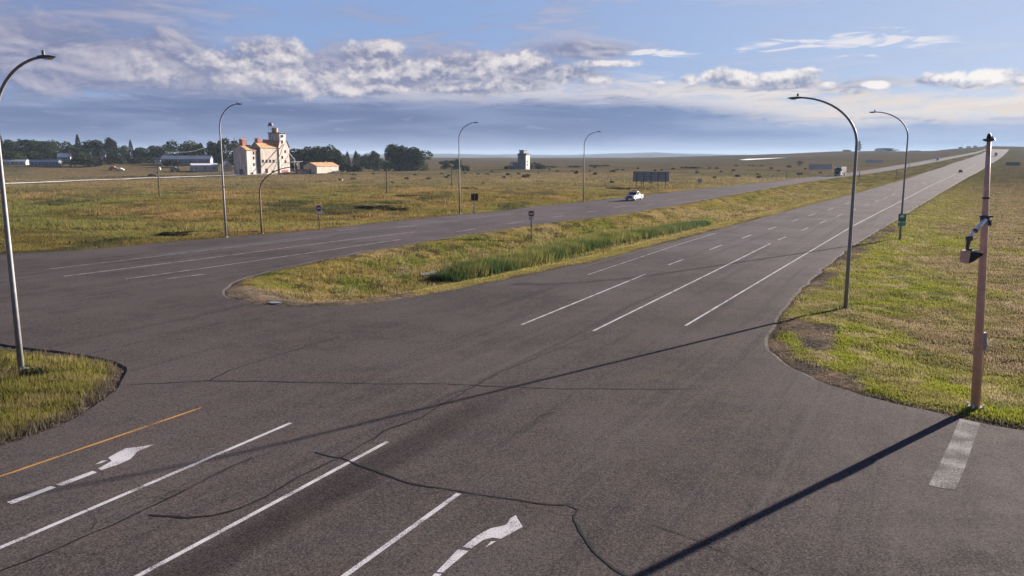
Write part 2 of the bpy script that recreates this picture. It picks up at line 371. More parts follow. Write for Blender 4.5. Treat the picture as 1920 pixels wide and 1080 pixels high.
M['yellow'] = paint('road_paint_yellow', (.46, .24, .065), .37)
# ground
m, t, b = material('ground_cover'); M['ground'] = m
pos = t.n('ShaderNodeNewGeometry').outputs['Position']
at_ = t.n('ShaderNodeAttribute'); at_.attribute_name = 'tint'; base = at_.outputs['Color']
f1 = t.noise(pos, 3.2, 6, .68); f2 = t.noise(pos, 14, 4, .7); f3 = t.noise(pos, .45, 5, .62)
c = t.mix(1., base, t.mix(t.mr(f1, .32, .70), (.55, .56, .55), (1.40, 1.36, 1.3)), 'MULTIPLY')
c = t.mix(1., c, t.mix(t.mr(f2, .3, .72), (.60, .62, .6), (1.34, 1.3, 1.25)), 'MULTIPLY')
c = t.mix(1., c, t.mix(t.mr(f3, .34, .66), (.72, .76, .76), (1.2, 1.14, 1.08)), 'MULTIPLY')
t.put(c, b.inputs['Base Color']); b.inputs['Roughness'].default_value = .95; b.inputs['Specular IOR Level'].default_value = 0.
bn = t.n('ShaderNodeBump'); bn.inputs['Strength'].default_value = .8; bn.inputs['Distance'].default_value = .10; t.L.new(t.m('ADD', f1, t.m('MULTIPLY', f2, .4)), bn.inputs['Height']); t.L.new(bn.outputs[0], b.inputs['Normal'])
# blades and leaves
def leafy(name, base_attr=True, c=(.06, .08, .03), trans=.35, var=.35, nscale=.6):
    m = bpy.data.materials.new(name); m.use_nodes = True; t = NT(m.node_tree); t.N.clear()
    if base_attr:
        a = t.n('ShaderNodeAttribute'); a.attribute_name = 'tint'; cc = a.outputs['Color']
    else:
        a = t.n('ShaderNodeAttribute'); a.attribute_name = 'tint'
        o = t.n('ShaderNodeObjectInfo').outputs['Random']
        cc = t.mix(1., tuple(c), a.outputs['Color'], 'MULTIPLY')
        cc = t.mix(1., cc, t.mix(o, (.72, .78, .8), (1.25, 1.15, .95)), 'MULTIPLY')
    d = t.n('ShaderNodeBsdfDiffuse'); tr = t.n('ShaderNodeBsdfTranslucent'); t.L.new(cc, d.inputs[0]); t.L.new(cc, tr.inputs[0])
    mx = t.n('ShaderNodeMixShader'); mx.inputs[0].default_value = trans; t.L.new(d.outputs[0], mx.inputs[1]); t.L.new(tr.outputs[0], mx.inputs[2])
    o = t.n('ShaderNodeOutputMaterial'); t.L.new(mx.outputs[0], o.inputs[0]); return m
M['blade'] = leafy('grass_blades', trans=.45)
M['leaf'] = leafy('leaves', False, (.050, .066, .032), .25)
M['leaf_dark'] = leafy('spruce_needles', False, (.030, .045, .028), .12)
M['leaf_olive'] = leafy('shrub_leaves', False, (.036, .038, .028), .2)
M['bark'] = plain('bark', (.09, .07, .055), .9, var=.3, bump=.4)
M['steel'] = plain('galvanised_steel', (.28, .27, .285), .55, .2, .14, 2.5)
M['steel_dark'] = plain('dark_steel', (.10, .10, .115), .55, .2, .2)
M['rust_steel'] = plain('weathered_brown_steel', (.21, .135, .095), .7, .1, .22, 3.)
M['pole_red'] = plain('faded_red_brown_steel', (.82, .49, .36), .6, .1, .12, 3.)
M['lamp_glass'] = plain('lamp_lens', (.5, .5, .48), .2, 0, .05)
M['wood'] = plain('grey_timber', (.25, .19, .13), .85, var=.25, scale=6)
M['old_wood'] = plain('old_dark_timber', (.12, .095, .075), .9, var=.3, scale=3)
M['white'] = plain('white_paint', (.78, .77, .74), .5, var=.05)
M['bright'] = plain('bright_galvanised_arm', (.92, .91, .90), .38, .6, .05)
M['black'] = plain('black_paint', (.02, .02, .022), .5, var=.2)
M['sign_red'] = plain('sign_red', (.28, .022, .035), .5, var=.1)
M['sign_green'] = plain('sign_green', (.03, .19, .13), .5, var=.1)
M['sign_teal'] = plain('sign_pale_green', (.10, .34, .27), .5, var=.1)
M['sign_back'] = plain('sign_back', (.33, .355, .42), .6, .1, .2, 1.5)
M['sign_back_light'] = plain('sign_back_pale', (.42, .42, .46), .6, .1, .1)
M['concrete'] = plain('concrete', (.36, .35, .33), .85, var=.12, bump=.3)
M['glass'] = plain('dark_glass', (.02, .025, .03), .08, 0, .1, spec=.8)
M['tyre'] = plain('tyre', (.02, .02, .02), .85, var=.2)
M['rim'] = plain('wheel_rim', (.45, .45, .46), .35, .7, .1)
M['truck_white'] = plain('white_vehicle_paint', (.78, .78, .78), .22, 0, .03, spec=.6)
M['car_dark'] = plain('dark_vehicle_paint', (.035, .04, .05), .25, 0, .05, spec=.6)
M['truck_blue_and_shade'] = plain('dark_blue_and_shaded_cab_paint', (.04, .06, .09), .3, 0, .05, spec=.6)
M['silver'] = plain('silver_ribbed_metal', (.42, .42, .41), .4, .25, .06)
M['headlight'] = plain('headlight_lens', (.8, .8, .78), .1, 0, .02, spec=.8)
M['amber'] = plain('amber_lens', (.55, .06, .03), .3, 0, .05)
def siding(name, c1, c2, course=.35):
    m, t, b = material(name); o = t.n('ShaderNodeTexCoord').outputs['Object']; s = t.n('ShaderNodeSeparateXYZ'); t.L.new(o, s.inputs[0])
    band = t.m('FRACT', t.m('DIVIDE', s.outputs[2], course)); n = t.noise(t.vm('MULTIPLY', o, (1.2, 1.2, .18)), 1., 6, .65); n2 = t.noise(o, 2.2, 5, .7)
    cc = t.mix(t.mr(n, .35, .66), c1, c2); cc = t.mix(t.mr(n2, .52, .66, 0, .75), cc, tuple(v * .45 for v in c2)); cc = t.mix(t.mr(band, .12, .04, 0, .4), cc, tuple(v * .4 for v in c2))
    t.put(cc, b.inputs['Base Color']); b.inputs['Roughness'].default_value = .8
    bn = t.n('ShaderNodeBump'); bn.inputs['Strength'].default_value = .4; bn.inputs['Distance'].default_value = .05; t.L.new(band, bn.inputs['Height']); t.L.new(bn.outputs[0], b.inputs['Normal']); return m
M['siding_white'] = siding('peeling_white_siding', (.78, .68, .62), (.44, .37, .33), .9)
M['siding_cream'] = siding('cream_siding', (.58, .50, .43), (.38, .32, .28), .3)
M['siding_grey'] = siding('bare_grey_boards', (.30, .30, .32), (.15, .155, .17), .3)
M['siding_pale'] = siding('weathered_pale_boards', (.66, .65, .64), (.42, .41, .40), .3)
M['siding_blue'] = siding('pale_blue_siding', (.30, .33, .38), (.18, .20, .24), .3)
M['roof_orange'] = plain('rusty_orange_roof', (.46, .255, .12), .85, var=.3, scale=.8)
M['roof_red'] = plain('dull_red_shingles', (.33, .12, .09), .85, var=.25, scale=1.2)
M['roof_grey'] = plain('grey_roof', (.13, .135, .15), .8, var=.25, scale=1.)
M['roof_blue'] = plain('blue_metal_roof', (.20, .23, .29), .5, .2, .1)
M['roof_white'] = plain('white_metal_roof', (.72, .72, .74), .5, .0, .08)
M['bin'] = plain('brown_tank', (.30, .22, .13), .7, .2, .2)
m, t, b = material('puddle_water'); M['water'] = m
b.inputs['Base Color'].default_value = (.20, .19, .18, 1); b.inputs['Roughness'].default_value = .22; b.inputs['Specular IOR Level'].default_value = .9
M['gravel'] = plain('pale_gravel', (.62, .59, .54), .95, var=.2, scale=.5)
M['insulator'] = plain('insulator', (.35, .37, .38), .3, 0, .05)

# ------------------------------------------------------------------ mesh builder
class MB:
    def __init__(s): s.v = []; s.f = []
    def add(s, vs, fs):
        o = len(s.v); s.v += [tuple(map(float, p)) for p in vs]; s.f += [tuple(i + o for i in f) for f in fs]; return s
    def box(s, c, d, rz=0., taper=1.):
        x, y, z = c; a, b_, h = d[0] / 2, d[1] / 2, d[2] / 2; cs, sn = math.cos(rz), math.sin(rz); vs = []
        for k, zz in ((1., -h), (taper, h)):
            for (i, j) in ((-a, -b_), (a, -b_), (a, b_), (-a, b_)):
                i *= k; j *= k; vs.append((x + i * cs - j * sn, y + i * sn + j * cs, z + zz))
        return s.add(vs, [(3, 2, 1, 0), (4, 5, 6, 7), (0, 1, 5, 4), (1, 2, 6, 5), (2, 3, 7, 6), (3, 0, 4, 7)])
    def tube(s, pts, rad, n=12, cap=True):
        pts = [Vector(p) for p in pts]; rad = rad if hasattr(rad, '__len__') else [rad] * len(pts); vs = []; fs = []
        ref = None
        for i, p in enumerate(pts):
            d = (pts[min(i + 1, len(pts) - 1)] - pts[max(i - 1, 0)]).normalized()
            if ref is None: ref = Vector((1, 0, 0)) if abs(d.x) < .8 else Vector((0, 1, 0))
            u = (ref - d * ref.dot(d)).normalized(); ref = u; v = d.cross(u)
            for k in range(n):
                a = 2 * math.pi * k / n; vs.append(p + (u * math.cos(a) + v * math.sin(a)) * rad[i])
        for i in range(len(pts) - 1):
            for k in range(n): fs.append((i * n + k, i * n + (k + 1) % n, (i + 1) * n + (k + 1) % n, (i + 1) * n + k))
        if cap: fs.append(tuple(range(n))[::-1]); fs.append(tuple((len(pts) - 1) * n + k for k in range(n)))
        return s.add(vs, fs)
    def prism(s, prof, y0, y1, axis='y'):   # profile (a,b) extruded: axis y -> (a, y, b); axis x -> (x, a, b)
        n = len(prof); mk = (lambda a, t_, b_: (a, t_, b_)) if axis == 'y' else ((lambda a, t_, b_: (t_, a, b_)) if axis == 'x' else (lambda a, t_, b_: (a, b_, t_)))
        vs = [mk(a, y0, b_) for a, b_ in prof] + [mk(a, y1, b_) for a, b_ in prof]
        return s.add(vs, [tuple(range(n)), tuple(range(n, 2 * n))[::-1]] + [(i, i + n, (i + 1) % n + n, (i + 1) % n) for i in range(n)])
    def build(s, name, mat, parent=None, bevel=0., smooth=False):
        me = bpy.data.meshes.new(name); me.from_pydata(s.v, [], s.f); me.validate()
        bm = bmesh.new(); bm.from_mesh(me); bmesh.ops.recalc_face_normals(bm, faces=bm.faces)
        if bevel: bmesh.ops.bevel(bm, geom=list(bm.edges), offset=bevel, segments=2, affect='EDGES', clamp_overlap=True)
        if smooth:
            for f in bm.faces: f.smooth = len(f.verts) <= 4
        bm.to_mesh(me); bm.free(); me.materials.append(mat)
        o = bpy.data.objects.new(name, me); COL.objects.link(o); o.parent = parent; return o
def tag(o, label=None, cat=None, group=None, kind=None):
    for k, v in (('label', label), ('category', cat), ('group', group), ('kind', kind)):
        if v: o[k] = v
    return o
def empty(name, loc, rz=0., label=None, cat=None, group=None):
    o = bpy.data.objects.new(name, None); COL.objects.link(o); o.empty_display_size = .3; o.location = loc; o.rotation_euler = (0, 0, rz); return tag(o, label, cat, group)
def kids(o): return [c for c in bpy.data.objects if c.parent == o]
def copy_tree(o, parent=None):
    c = o.copy(); COL.objects.link(c); c.parent = parent
    for ch in kids(o): copy_tree(ch, c)
    return c
def RZ(azd): return -R(azd)        # rotation so that local +Y looks to azimuth azd

# ------------------------------------------------------------------ ground sheet (polar grid)
def ring_list():
    r = [0.0, 3, 6, 8]; x = 10.
    while x < 9500: r.append(x); x *= (1.012 if x < 260 else 1.02 if x < 2200 else 1.04)
    return r
azs = np.concatenate([np.arange(-40, 44, .22), np.arange(44, 320, 4.)])
rings = np.array(ring_list()[1:]); nA = len(azs); nR = len(rings)
RR, AA = np.meshgrid(rings, np.radians(azs), indexing='ij'); gx = (RR * np.sin(AA)).ravel(); gy = (RR * np.cos(AA)).ravel()
gsd = sdist(gx, gy); gzn = zone(gx, gy); gz = h_full(gx, gy, gsd, gzn)
SDG = gsd.reshape(nR, nA); ZNG = gzn.reshape(nR, nA); nF = int((azs < 44).sum())
def grid_sd(x, y):
    r = np.hypot(x, y); a = np.degrees(np.arctan2(x, y)); fi = np.interp(r, rings, np.arange(nR)); fj = np.clip((a + 40) / .22, 0, nF - 1.001)
    i0 = np.clip(fi.astype(int), 0, nR - 2); j0 = fj.astype(int); u = fi - i0; v = fj - j0
    sd = (SDG[i0, j0] * (1 - u) + SDG[i0 + 1, j0] * u) * (1 - v) + (SDG[i0, j0 + 1] * (1 - u) + SDG[i0 + 1, j0 + 1] * u) * v
    return sd, ZNG[np.rint(fi).astype(int).clip(0, nR - 1), np.rint(fj).astype(int)]
GRID_READY = True
dirt_line = np.array(G([(425,545),(470,558),(560,566),(640,562),(720,556)]))
dirt2 = np.array(G([(1448,640),(1475,668),(1530,695),(1600,722)])); dirt3 = np.array(G([(1490,600),(1530,622),(1530,650)]))
dirt4 = np.array(G([(1510,560),(1595,478),(1680,425)]))
plowed = [gb(*p) for p in [(800,299),(1050,300.5),(1280,300),(1280,296.8),(1000,297),(800,297)]]
def mix3(a, b, k): return a * (1 - k[:, None]) + np.asarray(b) * k[:, None]
def cover(x, y, sd, zn):
    r = np.hypot(x, y); n1 = fbm(x / 13, y / 13, 31); n2 = fbm(x / 3.2, y / 3.2, 32); n3 = fbm(x / 45, y / 45, 33); nf = fbm(x / 1.1, y / 1.1, 34, 3)
    d = np.maximum(sd, 0); n = len(x)
    c = np.tile(np.array([.138, .112, .034]), (n, 1))
    c = mix3(c, (.215, .150, .062), sst(.50, .68, n1)); c = mix3(c, (.066, .064, .025), sst(.48, .64, n2 * .5 + n3 * .5) * .85)
    c = mix3(c, (.15, .155, .045), sst(.55, .7, fbm(x / 22, y / 22, 41)) * .7)
    c = mix3(c, (.045, .050, .024), sst(.60, .68, fbm(x / 9, y / 20, 42)) * .75)
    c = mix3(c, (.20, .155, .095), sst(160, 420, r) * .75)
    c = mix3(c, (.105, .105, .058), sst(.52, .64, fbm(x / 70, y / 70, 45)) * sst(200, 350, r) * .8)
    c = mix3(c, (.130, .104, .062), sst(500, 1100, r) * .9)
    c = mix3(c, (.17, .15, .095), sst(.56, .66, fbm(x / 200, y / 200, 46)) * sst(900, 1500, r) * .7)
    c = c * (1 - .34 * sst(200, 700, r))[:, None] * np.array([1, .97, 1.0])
    # median: golden green
    m1 = (zn == 1) * 1.
    cm = np.tile(np.array([.19, .150, .052]), (n, 1)); cm = mix3(cm, (.125, .135, .032), sst(.47, .64, n2)); cm = mix3(cm, (.25, .19, .095), sst(.52, .64, n1) * .8); cm = mix3(cm, (.055, .050, .024), sst(.56, .66, nf) * .8); cm = mix3(cm, (.27, .21, .13), sst(.57, .66, fbm(x / .9, y / .9, 77, 3)) * .6 * sst(3, 7, d))
    ml_ = np.full(n, 99.); ii = np.where((zn == 1) & (r < 500))[0]; ml_[ii] = dist_loop(x[ii], y[ii], np.array(mn), False); cm = mix3(cm, (.235, .195, .072), (1 - sst(3.2, 6.0, ml_ + (n2 - .5) * 2)) * .7)
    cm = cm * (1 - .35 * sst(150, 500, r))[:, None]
    c = c * (1 - m1[:, None]) + cm * m1[:, None]
    # right verge: bright green by the kerb, browner with distance
    m2 = (zn == 2) * 1.
    cv = np.tile(np.array([.150, .160, .026]), (n, 1)); brown = np.clip(sst(4, 16, d + (n1 - .5) * 20) * .8 + sst(.50, .62, n2) * .5 + sst(60, 160, r) * .3, 0, .95)
    cv = mix3(cv, (.165, .128, .075), brown); cv = mix3(cv, (.26, .20, .14), sst(.57, .68, nf) * .6); cv = mix3(cv, (.06, .055, .028), sst(.58, .68, fbm(x / 1.3, y / 1.3, 78, 3)) * .4); cv = mix3(cv, (.075, .085, .03), sst(.62, .72, fbm(x / 2, y / 2, 51)) * .6)
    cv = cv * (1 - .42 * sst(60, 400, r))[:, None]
    c = c * (1 - m2[:, None]) + cv * m2[:, None]
    m3 = (zn == 3) * 1.
    ci = np.tile(np.array([.125, .115, .032]), (n, 1)); ci = mix3(ci, (.022, .026, .012), sst(.46, .54, n2)); ci = mix3(ci, (.17, .135, .065), sst(.55, .66, nf) * .6)
    c = c * (1 - m3[:, None]) + ci * m3[:, None]
    c = mix3(c, (.085, .075, .060), sst(2000, 3000, r)); c = mix3(c, (.030, .038, .045), sst(4300, 5600, r))  # wooded far hills, with cloud shadow put into their dark tint
    # gravel shoulder with the asphalt lip's shadow painted into its tint; bare dirt
    near = r < 400
    k = np.zeros(n)
    k[near] = (1 - sst(.15, .95, d[near] + (n2[near] - .5) * 1.1))
    c = mix3(c, (.070, .056, .048), k)
    k = np.zeros(n)
    idx = np.where(r < 140)[0]
    for L, wd in ((dirt_line, 2.7), (dirt2, .6), (dirt3, .8), (dirt4, .5)):
        dl = dist_loop(x[idx], y[idx], L, False) + (n2[idx] - .5) * 2.2
        k[idx] = np.maximum(k[idx], 1 - sst(wd * .55, wd * 1.25, dl))
    dc = mix3(np.tile(np.array([.150, .115, .092]), (n, 1)), (.10, .085, .075), sst(.45, .6, nf))
    c = c * (1 - k[:, None]) + dc * k[:, None]
    return c, k
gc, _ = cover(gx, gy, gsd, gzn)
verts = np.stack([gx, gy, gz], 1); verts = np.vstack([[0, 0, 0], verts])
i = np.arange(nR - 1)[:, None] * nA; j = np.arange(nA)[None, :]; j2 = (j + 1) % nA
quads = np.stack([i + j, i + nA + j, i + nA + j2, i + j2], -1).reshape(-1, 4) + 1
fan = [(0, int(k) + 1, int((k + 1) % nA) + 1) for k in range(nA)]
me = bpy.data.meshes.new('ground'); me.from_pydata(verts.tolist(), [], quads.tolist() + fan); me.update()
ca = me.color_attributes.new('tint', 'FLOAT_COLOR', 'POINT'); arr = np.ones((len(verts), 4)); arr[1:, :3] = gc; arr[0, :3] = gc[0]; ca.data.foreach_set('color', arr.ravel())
for p in me.polygons: pass
me.polygons.foreach_set('use_smooth', np.ones(len(me.polygons), bool)); me.materials.append(M['ground'])
ground = bpy.data.objects.new('ground', me); COL.objects.link(ground); tag(ground, kind='structure')


# ------------------------------------------------------------------ draped sheets: road, markings, cracks
def sheet(name, polys, off, mat, parent=None, cuts=True):
    bm = bmesh.new()
    for poly in polys:
        vs = [bm.verts.new((x, y, 0)) for x, y in poly]
        try: bm.faces.new(vs)
        except ValueError: pass
    if cuts:
        d = Vector((math.sin(R(30)), math.cos(R(30)), 0)); r = 110.
        while r < 2600:
            bmesh.ops.bisect_plane(bm, geom=bm.verts[:] + bm.edges[:] + bm.faces[:], plane_co=d * r, plane_no=d, dist=1e-4); r *= 1.035
    bmesh.ops.triangulate(bm, faces=bm.faces)
    skirt = []
    if name == 'road':
        be = [e for e in bm.edges if len(e.link_faces) == 1]; ex = bmesh.ops.extrude_edge_only(bm, edges=be); skirt = [v for v in ex['geom'] if isinstance(v, bmesh.types.BMVert)]
    bm.verts.index_update(); low = {v.index for v in skirt}
    co = np.array([v.co[:2] for v in bm.verts]); z = h_base(co[:, 0], co[:, 1]); r = np.hypot(co[:, 0], co[:, 1])
    for v, zz, rr in zip(bm.verts, z, r): v.co.z = zz + off + .035 + max(0, rr - 150) * .00025 * (1 + off * 4)
    if low:
        lv = [v for v in bm.verts if v.index in low]; X = np.array([v.co.x for v in lv]); Y = np.array([v.co.y for v in lv]); gx_ = sdist(X + .15, Y) - sdist(X - .15, Y); gy_ = sdist(X, Y + .15) - sdist(X, Y - .15); gl = np.hypot(gx_, gy_) + 1e-6
        for v, a_, b_ in zip(lv, gx_ / gl, gy_ / gl): v.co.x += a_ * .32; v.co.y += b_ * .32; v.co.z -= .11
    if name != 'road': bmesh.ops.recalc_face_normals(bm, faces=bm.faces)
    if bm.faces and sum(f.normal.z for f in bm.faces) < 0: bmesh.ops.reverse_faces(bm, faces=bm.faces)
    me = bpy.data.meshes.new(name); bm.to_mesh(me); bm.free(); me.materials.append(mat)
    o = bpy.data.objects.new(name, me); COL.objects.link(o); o.parent = parent; return o
tag(sheet('road', [loop], 0., M['asphalt']), kind='structure')
def strip(pts, wd, jit=0., seed=0):
    P_ = [np.array(p) for p in pts]; L = []; Rr = []
    for i, p in enumerate(P_):
        d = P_[min(i + 1, len(P_) - 1)] - P_[max(i - 1, 0)]; d = d / max(np.hypot(*d), 1e-9); n = np.array([-d[1], d[0]])
        k = wd / 2 * (1 + (random.random() - .5) * jit); L.append(tuple(p + n * k)); Rr.append(tuple(p - n * k))
    return L + Rr[::-1]
def fine_line(pxs, step=.35, amp=.10, seed=3):
    g_ = G(pxs); out = []
    for a, b in zip(g_[:-1], g_[1:]):
        a = np.array(a); b = np.array(b); L = np.hypot(*(b - a)); n = max(1, int(L / step)); nn = np.array([-(b - a)[1], (b - a)[0]]) / L
        for k in range(n):
            p = a + (b - a) * k / n; out.append(tuple(p + nn * (float(fbm(p[0] * 2.2, p[1] * 2.2, seed, 3)) - .5) * 2 * amp))
    out.append(g_[-1]); return out
# white near lines
near = []
for pts in [[(-160,1099),(0,1030),(545,795)], [(150,1142),(268,1078),(727,830)], [(560,1145),(650,1080),(860,928)]]:
    near.append(strip(G(pts), .145))
for pts in [[(978,610),(1210,515)], [(1112,622),(1445,457)], [(1285,612),(1440,519),(1597,425.5)]]: near.append(strip(G(pts), .13))
tag(sheet('lane_lines', near, .006, M['paint']), kind='structure')
yl = [strip(G([(-150,947),(0,896),(378,766)]), .11)]
tag(sheet('yellow_edge_line', yl, .006, M['yellow']), kind='structure')
fl = [strip(G([(85,506),(380,471),(621,443)]), .12), strip(G([(120,519),(380,486),(621,454),(779,435)]), .14), strip(G([(235,524),(380,504),(751,449.5)]), .14)]
fl += [strip(G([(1597,425.5),(1647,399),(1690,377.5),(1740,351),(1795,325),(1830,308)]), .2), strip(G([(1102,516),(1188,487),(1273,459),(1340,438)]), .09)]
for a, b in [((315,523),(385,515)),((744,427),(782,423.5)),((631,433),(672,429)),((856,434.8),(892,429.6)),((952,420.4),(982,415.8)),((1032,408),(1055,405)),((1101,398),(1120,395.3)),((1152,390),(1175,386.8)),((1247,377),(1267,374)),((1211,385),(1226,382.5)),
             ((1252,498),(1282,487)),((1330,469),(1354,460)),((1391,447.5),(1409,441)),((1440,431),(1456,425.5)),((1485,415.5),(1496,412)),((1515,405.5),(1529,401)),((1552,394),(1562,390.5)),((1585,383),(1595,380)),
             ((1459,450.5),(1474,444.5)),((1501,433.5),(1516,427.3)),((1537.5,419),(1550,414)),((1569,406.5),(1579,402.3)),((1598,395.5),(1606,392)),((1621,386),(1629,383)),((1641,378.5),(1647,376)),((1657,372.5),(1664,369.7)),((1672,366.5),(1679,364)),((1692,359),(1699,356)),((1712,351),(1718,348.6)),((1730,344),(1735,342))]:
    fl.append(strip(G([a, b]), .16))
tag(sheet('worn_lane_lines', fl, .006, M['paint_far']), kind='structure')
stopbar = G([(1799,787),(1838,795),(1822,841),(1812,872),(1791,921),(1765,918),(1741,912),(1757,880),(1778,838)])
tag(sheet('stop_line', [stopbar], .006, M['paint_old']), kind='structure')
Z7 = lambda L: G([(600 + x / 3, 800 + y / 3) for x, y in L]); Z8 = lambda L: G([(x / 2.25, 600 + y / 2.25) for x, y in L])
arrow1 = [Z8([(415,632),(440,618),(472,600),(457,586),(492,566),(530,546),(590,540),(650,530),(612,546),(578,560),(568,575),(550,592),(500,615),(430,638)]), Z8([(30,774),(215,706),(238,712),(50,783)]), Z8([(235,700),(390,642),(410,648),(262,706)]), Z8([(403,614),(428,600),(452,597),(425,610)])]
arrow2 = [Z7([(800,686),(850,648),(900,610),(960,580),(1010,570),(1040,562),(1058,548),(1065,530),(1100,505),(1140,572),(1080,605),(1015,640),(970,632),(920,645),(850,693)]), Z7([(655,826),(775,700),(835,708),(690,830)]), Z7([(500,1010),(645,834),(684,838),(555,1010)]), Z7([(930,688),(962,655),(990,652),(965,670)])]
tag(sheet('turn_arrow_marking', arrow1, .006, M['paint']), kind='structure'); tag(sheet('turn_arrow_marking', arrow2, .006, M['paint']), kind='structure')
cr = []
for pts, wd, sd_ in [([(245,723),(390,716),(500,717),(700,721),(850,722),(960,727),(1060,731),(1300,731)], .045, 1), ([(390,716),(430,697),(480,680),(560,656),(600,643),(640,633)], .05, 2),
        ([(1120,627),(1060,650),(1000,675),(940,698),(890,725),(830,760),(790,785),(720,810),(690,830),(640,860),(600,877),(560,895),(500,935),(440,960),(400,970),(345,973),(280,968)], .055, 3),
        ([(590,850),(640,862),(690,880),(730,895),(770,908),(850,922),(940,935),(1000,943),(1060,952),(1082,958),(1078,978),(1095,1010),(1115,1040),(1135,1057),(1170,1080),(1210,1110)], .045, 4),
        ([(-40,1090),(100,1035),(180,1000),(260,965),(340,925),(400,895),(472,861)], .05, 5), ([(985,810),(1010,785),(1050,760),(1080,735)], .02, 6), ([(1225,985),(1300,1012),(1360,1040),(1440,1082)], .018, 7),
        ([(690,835),(720,812),(760,795)], .03, 8), ([(1180,680),(1230,640)], .03, 9)]:
    l = fine_line(pts, .3, .11, sd_)
    if wd < .03: l = [p for p in l]
    cr.append(strip(l, wd * 1.3, .9))
crk = random.Random(5)
for pts in [[(390,716),(850,722),(1300,731)], [(1120,627),(890,725),(640,860)], [(590,850),(850,922),(1082,958),(1170,1080)], [(0,1075),(472,861)], [(985,810),(1080,735)]]:
    l = fine_line(pts, .5, .3, 12)
    for _ in range(5):
        p = l[crk.randrange(2, len(l) - 2)]; a = crk.uniform(0, 6.28); q_ = [p]
        for k in range(crk.randint(4, 11)):
            a += crk.uniform(-.6, .6); p = (p[0] + math.cos(a) * .22, p[1] + math.sin(a) * .22); q_.append(p)
        cr.append(strip(q_, .014, 1.2))
tag(sheet('crack_sealing', cr, .010, M['tar'], cuts=False), kind='structure')
pt = [strip(G([(120,466),(380,452),(600,441),(760,420)]), .9), G([(560,470),(740,452),(820,452),(700,470),(600,478)]), G([(676,571.5),(860,545),(950,553),(870,575),(985,605),(860,592)])]
tag(sheet('road_patch', [strip(G([(300,478),(560,447),(760,424),(960,400)]), 1.1), strip(G([(880,437),(940,441),(1010,437)]), .25)], .003, M['patch']), kind='structure')

# ------------------------------------------------------------------ pale track in the left field, puddles
tr_l = [at(*p) for p in [(-60,349),(0,346),(120,341.5),(240,337),(330,333),(445,328.5),(520,327.5)]]
def drape_strip(name, pts, wd, mat, off=.05, kind='structure'):
    P2 = []
    for a, b in zip(pts[:-1], pts[1:]):
        n = max(1, int(math.hypot(b[0] - a[0], b[1] - a[1]) / 4))
        for k in range(n): P2.append((a[0] + (b[0] - a[0]) * k / n, a[1] + (b[1] - a[1]) * k / n))
    P2.append(pts[-1]); s_ = strip(P2, wd, .1); n = len(P2); mb = MB()
    xs = np.array([p[0] for p in s_]); ys = np.array([p[1] for p in s_]); zs = h_full(xs, ys) + off
    mb.add(list(zip(xs, ys, zs)), [(i, i + 1, 2 * n - 2 - i, 2 * n - 1 - i) for i in range(n - 1)])
    return tag(mb.build(name, mat), kind=kind)
drape_strip('gravel_track', tr_l, 6.5, M['gravel'], .3)
def puddle(pxs, dz):
    pts = [at(*p) for p in pxs]; cx = sum(p[0] for p in pts) / len(pts); cy = sum(p[1] for p in pts) / len(pts); z = zat(cx, cy) + dz
    return tag(MB().add([(x, y, z) for x, y in pts], [tuple(range(len(pts)))]).build('puddle', M['water']), kind='structure')
puddle([(785,514),(805,510),(825,507.5),(846,506),(850,510),(838,513),(812,516),(795,518)], .05)
puddle([(504,568.5),(513,566.5),(524,567),(530,568.5),(520,570.5),(508,570.5)], .06)

# ------------------------------------------------------------------ grass blades (stuff)
def blades(name, x, y, z, hgt, wid, colr, per=5, spread=.12, lean=.5):
    n = len(x); N = n * per
    X = np.repeat(x, per) + rng.normal(0, 1, N) * np.repeat(spread, per); Y = np.repeat(y, per) + rng.normal(0, 1, N) * np.repeat(spread, per); Z = np.repeat(z, per) - .01
    hh = np.repeat(hgt, per) * rng.uniform(.55, 1.25, N); ww = np.repeat(wid, per) * rng.uniform(.7, 1.3, N)
    a = rng.uniform(0, 2 * np.pi, N); la = rng.uniform(0, 2 * np.pi, N); lz = rng.uniform(0, lean, N) * hh
    v = np.empty((N, 3, 3)); v[:, 0] = np.stack([X - np.cos(a) * ww, Y - np.sin(a) * ww, Z], 1); v[:, 1] = np.stack([X + np.cos(a) * ww, Y + np.sin(a) * ww, Z], 1)
    v[:, 2] = np.stack([X + np.cos(la) * lz, Y + np.sin(la) * lz, Z + hh], 1)
    me = bpy.data.meshes.new(name); me.vertices.add(N * 3); me.vertices.foreach_set('co', v.ravel()); me.loops.add(N * 3); me.loops.foreach_set('vertex_index', np.arange(N * 3, dtype=np.int32))
    me.polygons.add(N); me.polygons.foreach_set('loop_start', np.arange(N, dtype=np.int32) * 3); me.update(calc_edges=True)
    ca = me.color_attributes.new('tint', 'FLOAT_COLOR', 'POINT'); cc = np.ones((N * 3, 4)); cf = np.repeat(colr, per, 0) * rng.uniform(.7, 1.35, (N, 1)); cc[:, :3] = np.repeat(cf, 3, 0); ca.data.foreach_set('color', cc.ravel())
    me.materials.append(M['blade']); o = bpy.data.objects.new(name, me); COL.objects.link(o); return tag(o, kind='stuff')
def scatter(n, r0, r1, a0, a1, pw=0.):
    u = rng.uniform(0, 1, n); r = r0 * (r1 / r0) ** u if pw == 0 else (r0 ** pw + u * (r1 ** pw - r0 ** pw)) ** (1 / pw)
    a = np.radians(rng.uniform(a0, a1, n)); return r * np.sin(a), r * np.cos(a)
